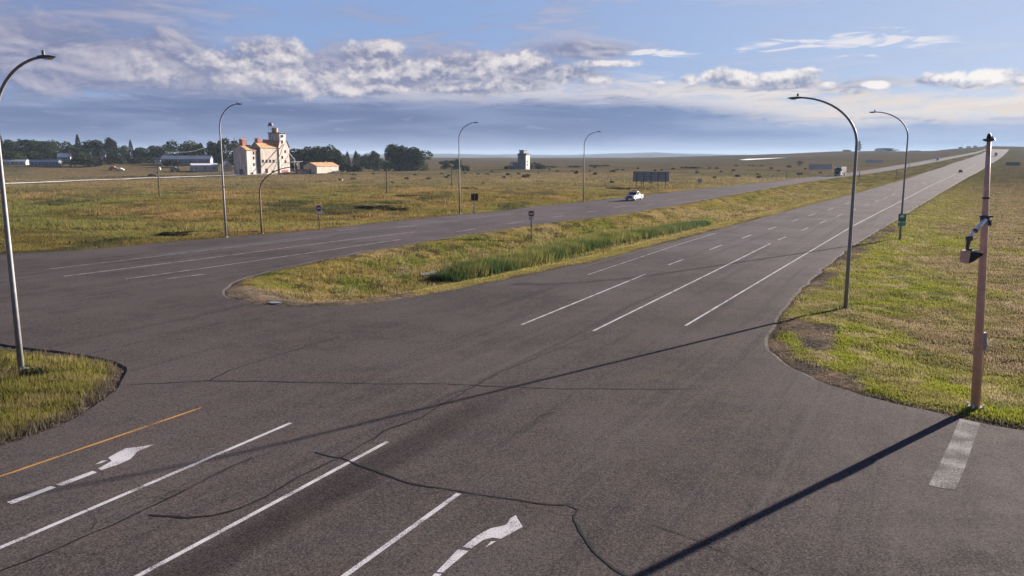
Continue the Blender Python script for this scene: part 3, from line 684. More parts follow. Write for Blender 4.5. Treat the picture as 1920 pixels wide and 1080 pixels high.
def grass_zone(zid, n, r0, r1, a0, a1, hfun, name, lab, cat, per=5, pw=0.):
    x, y = scatter(n, r0, r1, a0, a1, pw); sd, zn = grid_sd(x, y); k = (zn == zid) & (sd > -.05); x, y, sd, zn = x[k], y[k], sd[k], zn[k]
    c, dk = cover(x, y, sd, zn); rr0 = np.hypot(x, y); prob = np.clip((sd - .1) / .9, .12, 1) * (1 - .93 * sst(.2, .8, dk)) * (1 - sst(r1 * .35, r1, rr0)); k = rng.uniform(0, 1, len(x)) < prob; x, y, sd, zn, c = x[k], y[k], sd[k], zn[k], c[k]
    r = np.hypot(x, y); hg, c = hfun(x, y, sd, r, c)
    o = blades(name, x, y, h_full(x, y, sd, zn), hg, .008 + r * .00030, c * BG[zid], per, .05 + r * .0022); tag(o, lab, cat); return o
BG = {0: 1.18, 1: 1.12, 2: 1.25, 3: 1.35}
def hv(x, y, sd, r, c): return (.05 + .09 * fbm(x / 2, y / 2, 61)) * (1 + sst(40, 120, r) * .5), c
def hm(x, y, sd, r, c):
    d_ = dist_loop(x, y, np.array(mn), False); return (.08 + .34 * fbm(x / 3, y / 3, 62) * sst(3.5, 7, np.minimum(d_, sd * 2.2))), c
def hf(x, y, sd, r, c): return (.14 + .5 * sst(.4, .75, fbm(x / 5, y / 5, 63)) * sst(1, 4, sd)) , c
def hi_(x, y, sd, r, c): return (.12 + .34 * fbm(x / 1.5, y / 1.5, 64)), c
grass_zone(2, 190000, 22, 420, 10, 40, hv, 'verge_grass', 'mown green and brown grass on the right roadside verge', 'grass', 5)
grass_zone(1, 120000, 45, 380, -26, 32, hm, 'median_grass', 'golden green grass in the median between the carriageways', 'grass', 5)
grass_zone(3, 90000, 18, 45, -39.5, -20, hi_, 'island_grass', 'green and yellow grass on the left traffic island', 'grass', 5)
grass_zone(0, 200000, 66, 520, -38, 24, hf, 'field_grass', 'dry olive and gold grass of the field beyond the road', 'grass', 4)
# reeds in the ditch
n = 13000; L = reed_line; seg = np.cumsum([0] + [np.hypot(*(L[i + 1] - L[i])) for i in range(len(L) - 1)]); tt = rng.uniform(0, seg[-1], n)
cx = np.interp(tt, seg, L[:, 0]); cy = np.interp(tt, seg, L[:, 1]); wdt = np.interp(tt / seg[-1], [0, .1, .5, .85, 1], [1.2, 2.6, 2.4, 1.7, .8])
off = (rng.normal(.3, .42, n)) * wdt; nx, ny = -math.cos(R(30)), math.sin(R(30)); x = cx + nx * off; y = cy + ny * off
hg = (.68 + .62 * fbm(x / 1.3, y / 1.3, 71)) * np.interp(tt / seg[-1], [0, .05, .55, 1], [.6, 1.05, .95, .75])
cl = mix3(np.tile(np.array([.05, .078, .026]), (n, 1)), (.155, .15, .048), sst(.38, .58, fbm(x / 2.2, y / 2.2, 72))); cl = mix3(cl, (.05, .085, .045), sst(.6, 1., tt / seg[-1]) * .8)
tag(blades('reeds', x, y, h_full(x, y), hg, np.full(n, .034), cl * rng.uniform(.55, 1.5, (n, 1)), 5, np.full(n, .22), .75), 'tall green reeds growing along the median ditch', 'reeds')
# scattered stones on the shoulders (countless)
x, y = scatter(26000, 24, 130, -36, 36); sd, _ = grid_sd(x, y); k = (np.abs(sd - .12) < .75 * rng.uniform(0, 1, len(x))); x, y, sd = x[k][:3500], y[k][:3500], sd[k][:3500]
mb = MB()
for a, b_, s_ in zip(x, y, sd):
    z = (.035 if s_ < 0 else zat(a, b_)); e = random.uniform(.012, .035)
    mb.add([(a - e, b_, z), (a, b_ - e, z), (a + e, b_, z), (a, b_ + e, z), (a + e * .2, b_, z + e)], [(0, 1, 4), (1, 2, 4), (2, 3, 4), (3, 0, 4)])
M['stone'] = plain('loose_stone', (.12, .10, .088), .9, var=.3, scale=2)
tag(mb.build('gravel', M['stone']), 'loose gravel scattered along the asphalt edges', 'gravel', kind='stuff')


# ------------------------------------------------------------------ lamp posts
def lamp_post(name, loc, arm_az, H, arm, label, mat, group, head=True, r0=.125, rise=None, az_extra=0):
    t = empty(name, loc, RZ(arm_az), label, 'street lamp', group)
    rise = rise or arm * .85
    pts = [(0, 0, .05), (0, 0, H * .3), (0, 0, H * .55), (0, 0, H - rise)]
    for k in range(1, 15):
        a = k / 14 * R(86); pts.append((0, arm * (1 - math.cos(a)) / (1 - math.cos(R(86))), H - rise + rise * math.sin(a) / math.sin(R(86))))
    zs = np.array([p[2] + p[1] for p in pts]); rad = list(np.interp(zs, [0, zs[-1]], [r0, r0 * .42]))
    MB().tube(pts, rad, 14).build('pole', mat, t, smooth=True)
    bp = MB().box((0, 0, .02), (.42, .42, .05)).build('base_plate', mat, t)
    for sx in (-.15, .15):
        for sy in (-.15, .15): MB().tube([(sx, sy, .04), (sx, sy, .12)], .022, 6).build('anchor_bolt', M['steel_dark'], bp)
    if r0 > .1: MB().box((0, -r0 * .93, .75), (.12, .03, .3)).build('hand_hole_cover', mat, t)
    y0 = arm; z0 = H
    prof = [(y0 - .08, z0 - .05), (y0 + .25, z0 - .07), (y0 + .62, z0 - .05), (y0 + .78, z0 - .01), (y0 + .62, z0 + .035), (y0 + .25, z0 + .06), (y0 - .08, z0 + .05)]
    hd = MB().prism(prof, -.115, .115, 'x').build('lamp_head', M['steel_dark'], t, bevel=.02)
    MB().prism([(y0 + .22, z0 - .07), (y0 + .34, z0 - .11), (y0 + .52, z0 - .10), (y0 + .62, z0 - .05)], -.11, .11, 'x').build('lens', M['lamp_glass'], hd)
    MB().tube([(0, y0 + .16, z0 + .08), (0, y0 + .16, z0 + .24)], .055, 8).build('photocell', M['steel_dark'], hd)
    return t
GL = 'curved arm lamp posts along the highway'
for (px, py, ptop, aaz, arm, lab) in [
    (424, 444.5, 195, 120, 2.9, 'tall grey curved lamp post beside the field, just left of the brown lamp post'),
    (862, 401, 230, 120, 2.9, 'tall grey curved lamp post beside the dark square sign back'),
    (1094, 378, 247, 120, 2.9, 'grey curved lamp post beyond the far carriageway, nearest the white pickup'),
    (40, 692, 107, 114, 3.0, 'tall grey lamp post standing on the left traffic island'),
    (1585, 579, 183, 298, 3.3, 'tall dark lamp post at the right road corner, casting a long shadow'),
    (1687, 450, 210, 298, 3.3, 'lamp post on the right verge carrying a green route sign')]:
    x, y = at(px, py); z = zat(x, y); Ht = ztop(ptop, y + arm * math.cos(R(aaz))) - z
    lamp_post('lamp_post', (x, y, z), aaz, Ht, arm, lab, M['steel'], GL)
x, y = at(491, 438); z = zat(x, y)
lamp_post('lamp_post', (x, y, z), 100, ztop(313, y) - z, 4.3, 'short rusty brown lamp post with a long bent arm', M['rust_steel'], GL, r0=.12, rise=2.9)

# ------------------------------------------------------------------ pole with signal arm at the right corner
x, y = at(1829, 764); z = zat(x, y); Htp = ztop(262, y) - z
t = empty('signal_pole', (x, y, z), 0, 'reddish brown steel pole with a side arm on the near right grass corner', 'signal pole'); t.rotation_euler = (0, R(-2.6), 0)
za = ztop(409, y) - z
MB().tube([(0, 0, .03), (0, 0, za), (0, 0, za + .55), (0, 0, Htp)], [.165, .118, .10, .068], 16).build('pole', M['pole_red'], t, smooth=True)
bp = MB().box((0, 0, .02), (.46, .46, .05)).build('base_plate', M['concrete'], t)
for sx in (-.18, .18):
    for sy in (-.18, .18): MB().tube([(sx, sy, .03), (sx, sy, .15)], .035, 8).build('anchor_bolt', M['white'], bp)
mb = MB().tube([(0, 0, Htp), (0, 0, Htp + .05)], [.20, .17], 20).tube([(0, 0, Htp - .05), (0, 0, Htp)], [.09, .20], 20)
cp = mb.build('round_shade', M['steel_dark'], t, smooth=False)
MB().tube([(0, 0, Htp + .05), (0, 0, Htp + .12), (0, 0, Htp + .2), (0, 0, Htp + .23)], [.08, .075, .05, .02], 12).build('top_cap', M['black'], cp)
MB().tube([(.06, -.05, Htp + .05), (.09, -.07, Htp + .12)], [.05, .03], 8).build('sensor', M['white'], cp)
mb = MB().tube([(0, 0, za - .13), (0, 0, za + .1)], .155, 14).box((-.12, -.05, za + .07), (.14, .18, .06)).box((.14, -.05, za + .07), (.14, .18, .06)).box((.1, -.1, za - .15), (.1, .12, .2))
mb.build('clamp', M['steel_dark'], t, bevel=.01)
mb = MB().tube([(0, 0, za + .68), (0, 0, za + .74)], .135, 12); mb.build('collar', M['steel_dark'], t)
# bracket arm slopes down to the left
A0 = Vector((-.05, -.12, za - .03)); A1 = Vector((-.70, -.32, za - .60)); lerp = lambda k: tuple(A0.lerp(A1, k))
MB().tube([lerp(0), lerp(.60)], .078, 12).build('arm', M['bright'], t, smooth=True)
MB().tube([lerp(.66), lerp(1.)], .06, 12).build('arm_extension', M['bright'], t, smooth=True)
MB().tube([lerp(.60), lerp(.66)], .088, 12).build('arm_joint', M['steel_dark'], t)
hx, hy, hz = A1
MB().box((hx, hy, hz - .04), (.18, .16, .16)).tube([(hx - .02, hy, hz - .1), (hx - .05, hy, hz - .42)], [.07, .06], 10).box((hx + .02, hy, hz - .42), (.15, .15, .08)).build('hanger', M['steel_dark'], t, bevel=.012)
h0 = hz - .47
MB().prism([(hx - .22, h0 + .02), (hx + .02, h0 + .02), (hx - .04, h0 - .44), (hx - .24, h0 - .40)], hy - .13, hy + .13, 'y').build('signal_head', M['pole_red'], t, bevel=.02)
MB().prism([(hx + .02, h0 + .02), (hx + .44, h0 - .10), (hx + .43, h0 - .15), (hx + .12, h0 - .36), (hx - .03, h0 - .42)], hy - .13, hy + .13, 'y').build('hood', M['black'], t)
MB().box((hx + .22, hy, h0 - .025), (.44, .27, .02)).build('hood_rim', M['steel'], t)
zb = ztop(640, y) - z
MB().box((.20, .05, zb), (.11, .22, .62)).build('control_box', M['sign_back_light'], t, bevel=.012)
MB().tube([(.19, .0, zb - .3), (.20, .0, zb - .8), (.14, 0, .05)], .018, 6).build('conduit', M['steel'], t)

# ------------------------------------------------------------------ signs
def no_entry(px, py, ptop, label, tab):
    x, y = at(px, py); z = zat(x, y); Ht = ztop(ptop, y) - z
    t = empty('road_sign', (x, y, z), math.atan2(-x, y) * .6, label, 'road sign', 'no entry signs')
    MB().box((0, 0, (Ht - .1) / 2), (.13, .10, Ht - .1)).build('post', M['wood'], t, bevel=.01)
    s = .78; zc = Ht - s / 2
    pl = MB().box((-.0, -.07, zc), (s, .02, s)).build('sign_plate', M['white'], t, bevel=.004)
    ring = [(s * .45 * math.cos(k * math.pi / 16), zc + s * .45 * math.sin(k * math.pi / 16)) for k in range(32)]
    MB().prism(ring, -.088, -.081, 'y').build('red_disc', M['sign_red'], pl)
    MB().box((0, -.092, zc), (s * .66, .006, s * .17)).build('white_bar', M['white'], pl)
    if tab == 1: MB().box((.15, -.08, Ht - s - .17), (.72, .02, .2)).build('tab_sign', M['white'], t, bevel=.003)
    else:
        MB().box((-.15, -.08, Ht - s - .2), (.3, .02, .26)).build('tab_sign', M['sign_back'], t); MB().box((.17, -.08, Ht - s - .2), (.3, .02, .26)).build('tab_sign', M['white'], t)
no_entry(599, 430, 384.5, 'no entry sign on a wooden post at the field edge of the far road', 1)
no_entry(996, 453, 394.5, 'no entry sign on a wooden post standing in the grassy median', 2)
x, y = at(890, 401); z = zat(x, y); Ht = ztop(363, y) - z
t = empty('road_sign', (x, y, z), 0, 'black square back of a sign on a pale post beside a lamp post', 'road sign')
MB().box((0, 0, Ht - .55), (1.12, .03, 1.1)).build('sign_plate', M['black'], t, bevel=.004)
MB().box((0, .05, (Ht - .3) / 2), (.14, .08, Ht - .3)).build('post', M['concrete'], t); MB().box((0, -.025, Ht - .55), (.03, .02, 1.0)).build('stiffener', M['sign_back'], t)
MB().box((-.2, .08, .6), (.08, .08, 1.2)).build('stub_post', M['old_wood'], t)
# route sign on the far right lamp post
x, y = at(1687, 450); z = zat(x, y); zt = ztop(400, y); zb_ = ztop(424, y)
t = empty('route_sign', (x + .02, y - .12, zt), 0, 'green route marker sign with a white leaf, strapped to a lamp post', 'road sign')
hs = (zt - zb_)
pl = MB().box((0, 0, -.34 * hs), (.84, .02, hs * .62)).build('route_plate', M['sign_green'], t, bevel=.004)
leaf = [(0,1),(.18,.62),(.42,.75),(.38,.35),(.85,.42),(.72,.15),(.98,-.02),(.5,-.38),(.12,-.42),(0,-.75),(-.12,-.42),(-.5,-.38),(-.98,-.02),(-.72,.15),(-.85,.42),(-.38,.35),(-.42,.75),(-.18,.62)]
MB().prism([(a * .30, -.24 * hs + b_ * .27) for a, b_ in leaf], -.018, -.012, 'y').build('leaf_emblem', M['white'], pl)
MB().box((0, 0, -.84 * hs), (.84, .02, hs * .30)).build('tab_sign', M['sign_teal'], t, bevel=.004)
# billboard back, five posts
def board(px0, px1, py0, py1, pyb, nposts, label, mat, thick=.12, Y=None, ribs=True, name='billboard', cat='billboard', group=None, yaw=0.):
    pc = (px0 + px1) / 2
    if Y is None: x, y = at(pc, pyb)
    else: x, y, _ = place(pc, Y)
    z = zat(x, y); k = y / F * 1.0; Wd = (px1 - px0) * k; zt = ztop(py0, y) - z; zb = ztop(py1, y) - z
    t = empty(name, (x, y, z), yaw, label, cat, group)
    pn = MB().box((0, 0, (zt + zb) / 2), (Wd, thick, zt - zb)).build('panel', mat, t)
    if ribs:
        mb = MB()
        for i in range(5): mb.box((0, -thick / 2 - .04, zb + (zt - zb) * (i + .5) / 5), (Wd, .07, .06))
        mb.build('cross_rails', M['steel_dark'], pn)
    for i in range(nposts):
        xx = Wd * (-.5 + (i + .5) / nposts) if nposts > 1 else 0
        MB().box((xx, -thick / 2 - .16 if ribs else thick / 2 + .07, zt * .5), (.16 if ribs else .1, .16 if ribs else .1, zt * (.99 if ribs else .96))).build('post', M['old_wood'] if ribs else M['wood'], t)
    return t
board(1187, 1253, 321.5, 340.5, 353, 5, 'wide grey billboard seen from its back, five posts, behind the white pickup', M['sign_back'], yaw=R(-8))
board(1302, 1320, 333, 341, 346, 1, 'small dark square sign alone in the field right of the billboard', M['sign_back'], name='field_sign', cat='sign', ribs=False) if False else None
board(1308, 1315.5, 335, 342, 346, 1, 'small dark square sign alone in the field right of the billboard', M['sign_back'], name='field_sign', cat='sign', ribs=False, thick=.04)
board(1516, 1559, 308, 318, 320, 4, 'long pale grey board standing low left of the grain truck', M['sign_back_light'], name='billboard', ribs=False)
board(1622, 1654, 300, 306, 309, 3, 'pale grey board beyond the truck, between the two right lamp posts', M['sign_back_light'], name='billboard', ribs=False)
board(1884, 1911, 304, 310.5, 324, 2, 'grey green guide sign on two posts far along the right verge', M['sign_green'] if False else plain('faded_green_sign', (.10, .16, .15), .6), name='guide_sign', cat='road sign', ribs=False)
for px, pyb, pt_, lab in [(1202, 353, 342, 'thin dark marker post under the billboard, left of the other marker'), (1220, 353.5, 341.5, 'thin marker with a flat top under the billboard, right of the other marker')]:
    x, y = at(px, pyb); z = zat(x, y); Ht = ztop(pt_, y) - z; t = empty('marker_post', (x, y, z), 0, lab, 'marker post', 'marker posts in the field')
    MB().box((0, 0, Ht / 2), (.12, .08, Ht)).build('post', M['old_wood'], t); MB().box((0, -.06, Ht - .2), ((.3 if px < 1210 else .9), .03, (.9 if px < 1210 else .25))).build('marker_plate', M['sign_back'], t)
for px, py, lab in [(655, 426, 'black stub marker at the field edge, right of the left no entry sign'), (696, 421, 'second black stub marker right of the left no entry sign'), (733, 416.5, 'third black stub marker right of the left no entry sign'), (828, 407, 'black stub marker left of the tall lamp post by the dark sign')]:
    x, y = at(px, py); z = zat(x, y); t = empty('marker_post', (x, y, z), 0, lab, 'marker post', 'marker posts in the field')
    MB().tube([(0, 0, 0), (0, 0, .55)], [.045, .035], 8).build('post', M['black'], t); MB().tube([(0, 0, .55), (0, 0, .62)], [.05, .02], 8).build('cap', M['black'], t)


# ------------------------------------------------------------------ vegetation
def tint_mesh(name, quads, cols, mat, parent=None):
    N = len(quads); me = bpy.data.meshes.new(name); me.vertices.add(N * 4); me.vertices.foreach_set('co', quads.ravel()); me.loops.add(N * 4); me.loops.foreach_set('vertex_index', np.arange(N * 4, dtype=np.int32))
    me.polygons.add(N); me.polygons.foreach_set('loop_start', np.arange(N, dtype=np.int32) * 4); me.update(calc_edges=True)
    ca = me.color_attributes.new('tint', 'FLOAT_COLOR', 'POINT'); cc = np.ones((N * 4, 4)); cc[:, :3] = np.repeat(cols, 4, 0); ca.data.foreach_set('color', cc.ravel())
    me.materials.append(mat); o = bpy.data.objects.new(name, me); COL.objects.link(o); o.parent = parent; return o
def leaves(P_, size, rg):
    n = len(P_); a = rg.normal(0, 1, (n, 3)); a /= np.linalg.norm(a, axis=1)[:, None]; b_ = rg.normal(0, 1, (n, 3)); b_ -= (a * b_).sum(1)[:, None] * a; b_ /= np.linalg.norm(b_, axis=1)[:, None]
    s = (size * rg.uniform(.6, 1.35, n))[:, None]; a = a * s; b_ = b_ * s * .8
    return np.stack([P_ - a - b_ * .4, P_ - b_, P_ + a + b_ * .3, P_ + b_ * .9 - a * .2], 1)
def crown_points(kind, n, rg):      # unit tree: height 1, width 1
    if kind == 'round':
        k = 16; c = np.stack([rg.normal(0, .19, k), rg.normal(0, .19, k), rg.uniform(.16, .84, k)], 1); c[:, :2] *= (1.3 - np.abs(c[:, 2:] - .45) * 1.5); r = rg.uniform(.13, .24, k)
    elif kind == 'broad':
        k = 22; c = np.stack([rg.uniform(-.36, .36, k), rg.uniform(-.3, .3, k), rg.uniform(.12, .82, k)], 1); c[:, 2] -= (c[:, 0] ** 2) * 1.0; r = rg.uniform(.12, .21, k)
    elif kind == 'spruce':
        z = rg.uniform(.08, 1, n) ; z = 1 - (1 - z) ** .8 if False else z; rad = (1 - z) ** .8 * .55 * (.65 + .35 * np.abs(np.sin(z * 42))) + .02; a = rg.uniform(0, 2 * np.pi, n); q = rad * np.sqrt(rg.uniform(.25, 1, n))
        return np.stack([q * np.cos(a), q * np.sin(a), z - .05 * q / .4], 1), rg.uniform(.6, 1.3, n)
    elif kind == 'poplar':
        z = rg.uniform(.06, 1, n); rad = .5 * np.sin(np.clip(z, 0, 1) ** .7 * np.pi) ** .6 * (.8 + .3 * np.sin(z * 23)); a = rg.uniform(0, 2 * np.pi, n); q = rad * np.sqrt(rg.uniform(.1, 1, n))
        return np.stack([q * np.cos(a), q * np.sin(a), z], 1), rg.uniform(.6, 1.3, n)
    else:                            # shrub: low mound
        k = 14; c = np.stack([rg.uniform(-.36, .36, k), rg.uniform(-.36, .36, k), rg.uniform(.2, .66, k)], 1); c[:, 2] *= 1 - (c[:, 0] ** 2 + c[:, 1] ** 2) * 1.8; r = rg.uniform(.14, .24, k)
    i = rg.integers(0, k, n); d = rg.normal(0, 1, (n, 3)); d /= np.linalg.norm(d, axis=1)[:, None]; rr = rg.uniform(.45, 1.05, n) ** .7
    P_ = c[i] + d * (r[i] * rr)[:, None]; P_[:, 2] = np.clip(P_[:, 2], .02, 1.02); br = rg.uniform(.62, 1.3, k)[i] * rg.uniform(.75, 1.25, n)
    return P_, br
crowns = {}
def tree_mesh(kind, var, n, leaf, mat):
    key = (kind, var)
    if key not in crowns:
        rg = np.random.default_rng(100 + var * 17 + len(kind)); P_, br = crown_points(kind, n, rg)
        o = tint_mesh('crown', leaves(P_, leaf, rg), np.stack([br * 1.02, br, br * .95], 1), mat)
        if kind in ('shrub',): tk = None
        else:
            mb = MB(); top = .8 if kind in ('spruce', 'poplar') else .6
            mb.tube([(0, 0, -.02), (.01, 0, .15), (-.01, .01, .4), (0, 0, top)], [.03, .022, .016, .006], 8)
            if kind in ('round', 'broad'):
                for k in range(6):
                    a = k * 1.05 + var; z0 = .18 + .06 * k; mb.tube([(0, 0, z0), (.14 * math.cos(a), .14 * math.sin(a), z0 + .13), (.28 * math.cos(a), .28 * math.sin(a), z0 + .22)], [.013, .009, .004], 6)
            tk = mb.build('trunk', M['bark'])
        crowns[key] = [o, tk, False]
    return crowns[key]
def tree(px, Y, ytop, wpx, kind, label, var=0, name=None, group=None, base=None, cat='tree', base_py=None):
    if base_py is not None:
        x, Y = at(px, base_py); z = zat(x, Y)
    else: x, Y, z = place(px, Y)
    Ht = max(.5, ztop(ytop, Y) - z); Wd = wpx * Y / F * (1.22 if kind in ('round', 'broad') else 1.)
    mat = {'round': M['leaf'], 'broad': M['leaf'], 'spruce': M['leaf_dark'], 'poplar': M['leaf'], 'shrub': M['leaf_olive']}[kind]
    n = {'round': 3600, 'broad': 4600, 'spruce': 2600, 'poplar': 1800, 'shrub': 520}[kind]; lf = {'round': .032, 'broad': .028, 'spruce': .024, 'poplar': .035, 'shrub': .065}[kind]
    rec = tree_mesh(kind, var, n, lf, mat)
    t = empty(name or {'round': 'deciduous_tree', 'broad': 'spreading_tree', 'spruce': 'spruce_tree', 'poplar': 'poplar_tree', 'shrub': 'shrub'}[kind], (x, Y, z), random.uniform(-.5, .5), label, cat, group)
    t.scale = (Wd, Wd, Ht)
    c = rec[0] if not rec[2] else rec[0].copy()
    if rec[2]: COL.objects.link(c)
    c.parent = t; c.name = 'crown' if kind != 'shrub' else 'foliage'
    if rec[1]:
        k = rec[1] if not rec[2] else rec[1].copy()
        if rec[2]: COL.objects.link(k)
        k.parent = t
    rec[2] = True; return t
VT = 'trees behind the village'
T = [
 (-40,520,256,80,'round','bushy dark tree just inside the left picture edge'),
 (3,505,247,26,'spruce','dark pointed spruce at the far left edge of the village'),
 (28,500,262,50,'round','dark round tree beside the leftmost spruce'),
 (62,510,256,66,'broad','wide dark tree behind the long grey shed'),
 (92,505,264,46,'round','round tree between the wide dark tree and the pale blue house'),
 (52,460,280,44,'round','low pale green tree standing over the two long sheds'),
 (80,455,281,36,'shrub','low bushy tree beside the right end of the grey shed'),
 (128,530,258,44,'round','dark tree behind the pale blue house'),
 (149,520,252,24,'spruce','dark pointed spruce right of the pale blue house'),
 (150,470,282,30,'round','low dark tree below the pointed spruce'),
 (180,530,257,54,'broad','broad mid green tree right of the pointed spruce'),
 (212,520,258,36,'round','tall round tree on the right of the broad green tree'),
 (172,480,284,44,'shrub','low hedge like tree below the broad green tree'),
 (233,560,273,22,'round','small tree left of the narrow lone spruce'),
 (247,550,262,18,'spruce','narrow lone spruce in the middle of the village tree line'),
 (262,560,273,26,'round','small pale tree right of the narrow lone spruce'),
 (284,560,271,36,'round','round tree in the gap left of the blue roofed hall'),
 (308,550,268,42,'broad','wide tree just left of the blue roofed hall'),
 (348,545,260,46,'round','tall round tree behind the blue roofed hall'),
 (378,540,268,34,'spruce','dark conical tree right of the blue roofed hall'),
 (400,540,265,34,'round','tree behind the tall lamp post, left of the grain elevator'),
 (427,505,254,46,'broad','tall dark tree touching the left side of the grain elevator'),
 (440,470,290,30,'shrub','dark bush at the foot of the grain elevator'),
 (560,470,278,54,'round','dark tree just right of the grain elevator tower'),
 (588,480,268,50,'round','tall dark tree behind the conveyor frame'),
 (612,470,267,52,'broad','broad dark tree behind the orange roofed shed'),
 (633,470,279,34,'round','dark tree right of the broad tree behind the shed'),
 (572,440,294,50,'shrub','low dark bushes behind the conveyor frame'),
 (652,560,284,20,'spruce','small distant spruce right of the shed trees'),
 (668,560,283,24,'spruce','second small distant spruce right of the shed trees'),
 (684,570,285,28,'round','low distant tree in the gap before the large clump'),
 (706,540,283,34,'round','dark low tree on the left of the large field clump'),
 (742,500,264,46,'broad','tall left tree of the large clump in the field'),
 (772,500,270,58,'broad','wide right tree of the large clump in the field'),
 (648,430,300,28,'shrub','round dark bush beside the white tank'),
 (668,425,300,24,'shrub','second dark bush right of the white tank'),
 (160,430,289,60,'shrub','low bushes in front of the pointed spruce'),
 (215,470,284,40,'shrub','low bushes right of the narrow grey house'),
 (262,500,286,46,'shrub','low dark hedge below the lone spruce'),
 (322,445,295,34,'shrub','low bushes before the left end of the blue roofed hall'),
 (110,430,298,26,'shrub','dark bushes right of the grey shed'),
 (27,445,284,50,'round','dark low tree above the leftmost shed'),
 (1588,1500,280,14,'round','small tree on the right hill, left of the poplar'),
 (1610,1500,264,10,'poplar','tall narrow poplar alone on the right hill'),
 (1662,1450,277,32,'broad','wide low clump of trees on the hill top between two lamp posts'),
 (1716,1500,281.5,26,'shrub','flat dark clump on the hill right of the second right lamp post'),
]
kd = {}
for i, (px, Y, yt, wp, kind, lab) in enumerate(T):
    v = kd.get(kind, 0); kd[kind] = v + 1; tree(px, Y, yt, wp, kind, lab, v % 5, group=VT if px < 800 else 'trees on the right hill')
for px, pyb, yt, wp, kind, lab in [
 (731,316,299.5,42,'shrub','wide dark bush standing alone behind the utility pole in the field'),
 (716,316,301,18,'round','small tree at the left of the wide dark bush'),
 (836,317,300.5,20,'round','small round tree left of the tall lamp post by the dark sign'),
 (857,318,298.5,22,'round','small round tree right behind the tall lamp post'),
 (873,321,305.5,16,'shrub','dark bush just right of the tall lamp post by the dark sign'),
 (956,317.5,308,22,'shrub','dark bushes on the left of the small grey elevator'),
 (1002,317,300,26,'shrub','bushes on the right of the small grey elevator'),
 (1015,317,306,22,'shrub','low bushes farther right of the small grey elevator')]:
    tree(px, None, yt, wp, kind, lab, 2, base_py=pyb, group='bushes in the field')
scr = sorted([(1034,314,22,4),(1078,314,30,5),(1116,312.5,28,5),(1135,311.5,16,4),(1298,316,38,5),(1279,315,8,3),(1500,306,12,5),(1290,340,2,1),(1212,292.6,30,3.2)])
for i, (px, py, wp, hp) in enumerate(scr):
    tree(px, None, py - hp, wp, 'shrub', 'flat dark scrub patch on the distant plain, %s of nine counted from the left' % ['first','second','third','fourth','fifth','sixth','seventh','eighth','ninth'][i], 1, base_py=py, group='scrub patches in the distant field', cat='scrub', name='scrub')
dots = [(664,329.5,5),(662,337.5,6),(637,338,4),(763,337,6),(778,329,4),(804,336.5,6),(828,327,4),(837,334,5),(841,330.5,4),(896,328,4),(914,328.5,5),(922,323.5,4),(945,334,5),(952,329,6),(972,327.5,5),(985,333,8),(991,330,5),(1045,322,4),(1074,322,4),(1080,326.5,6),(1081,323,4),(1106,322,4),(1114,315,4),(1116,327.5,6),(1145,322,3),(1150,323,6),(1157,319,4),(1168,319.5,4),(1147,343,6),(1307,325,5),(1306,319.5,3),(1262,318,5),(1241,320,4),(1382,332.5,7),(1375,321,5),(1424,334,7),(1421,328,4),(1499,328,6),(1479,314.5,6),(1446,317,5),(1428,312.5,4),(1412,312,3),(1405,311.5,3),(1380,311.5,4),(1344,317,5),(1330,316.5,4),(1500,310.5,5),(872,326,4),(1010,325,3),(1030,319,4),(1196,317,4),(1228,321,4),(1352,323,4),(1460,322,4),(1250,326,4),(1340,334,5),(905,345,4),(700,327,4),(735,344,5),(600,342,4),(1510,318,4),(1538,325,4)]
zones = [(0, 720, 'right of the orange roofed shed'), (720, 860, 'between the utility pole and the tall lamp post'), (860, 950, 'above the black square sign'), (950, 1000, 'in front of the small grey elevator'), (1000, 1100, 'left of the third curved lamp post'),
 (1100, 1186, 'between that lamp post and the wide billboard'), (1186, 1300, 'behind the wide billboard'), (1300, 1400, 'right of the wide billboard'), (1400, 1450, 'left of the pale long board'), (1450, 1600, 'around the pale long board')]
order = ['first', 'second', 'third', 'fourth', 'fifth', 'sixth', 'seventh', 'eighth', 'ninth', 'tenth', 'eleventh', 'twelfth']
for z0, z1, zn_ in zones:
    for i, (px, py, wp) in enumerate(sorted(d for d in dots if z0 <= d[0] < z1)):
        lab = '%s shrub from left %s' % (order[i], zn_); wp *= 1.5
        tree(px, None, py - wp * .72, wp, 'shrub', lab, i % 4, base_py=py, group='small round shrubs in the field', cat='shrub')
for px, py, wp, hp, lab in [(770,369,60,6,'low green scrub patch in the field behind the left no entry sign'),(706,389,70,6,'dark green weedy patch in mid field, left of the tall lamp post'),(748,393,40,5,'bright green weedy patch in mid field right of the utility pole'),(880,354,30,5,'dark green low bush behind the dark square sign'),(330,440,60,9,'dark weedy tuft at the road edge left of the first lamp post'),(458,438,44,8,'dark weedy tuft at the road edge between the two lamp posts')]:
    tree(px, None, py - hp, wp, 'shrub', lab, 3, base_py=py, group='weedy patches in the field', cat='scrub', name='scrub')


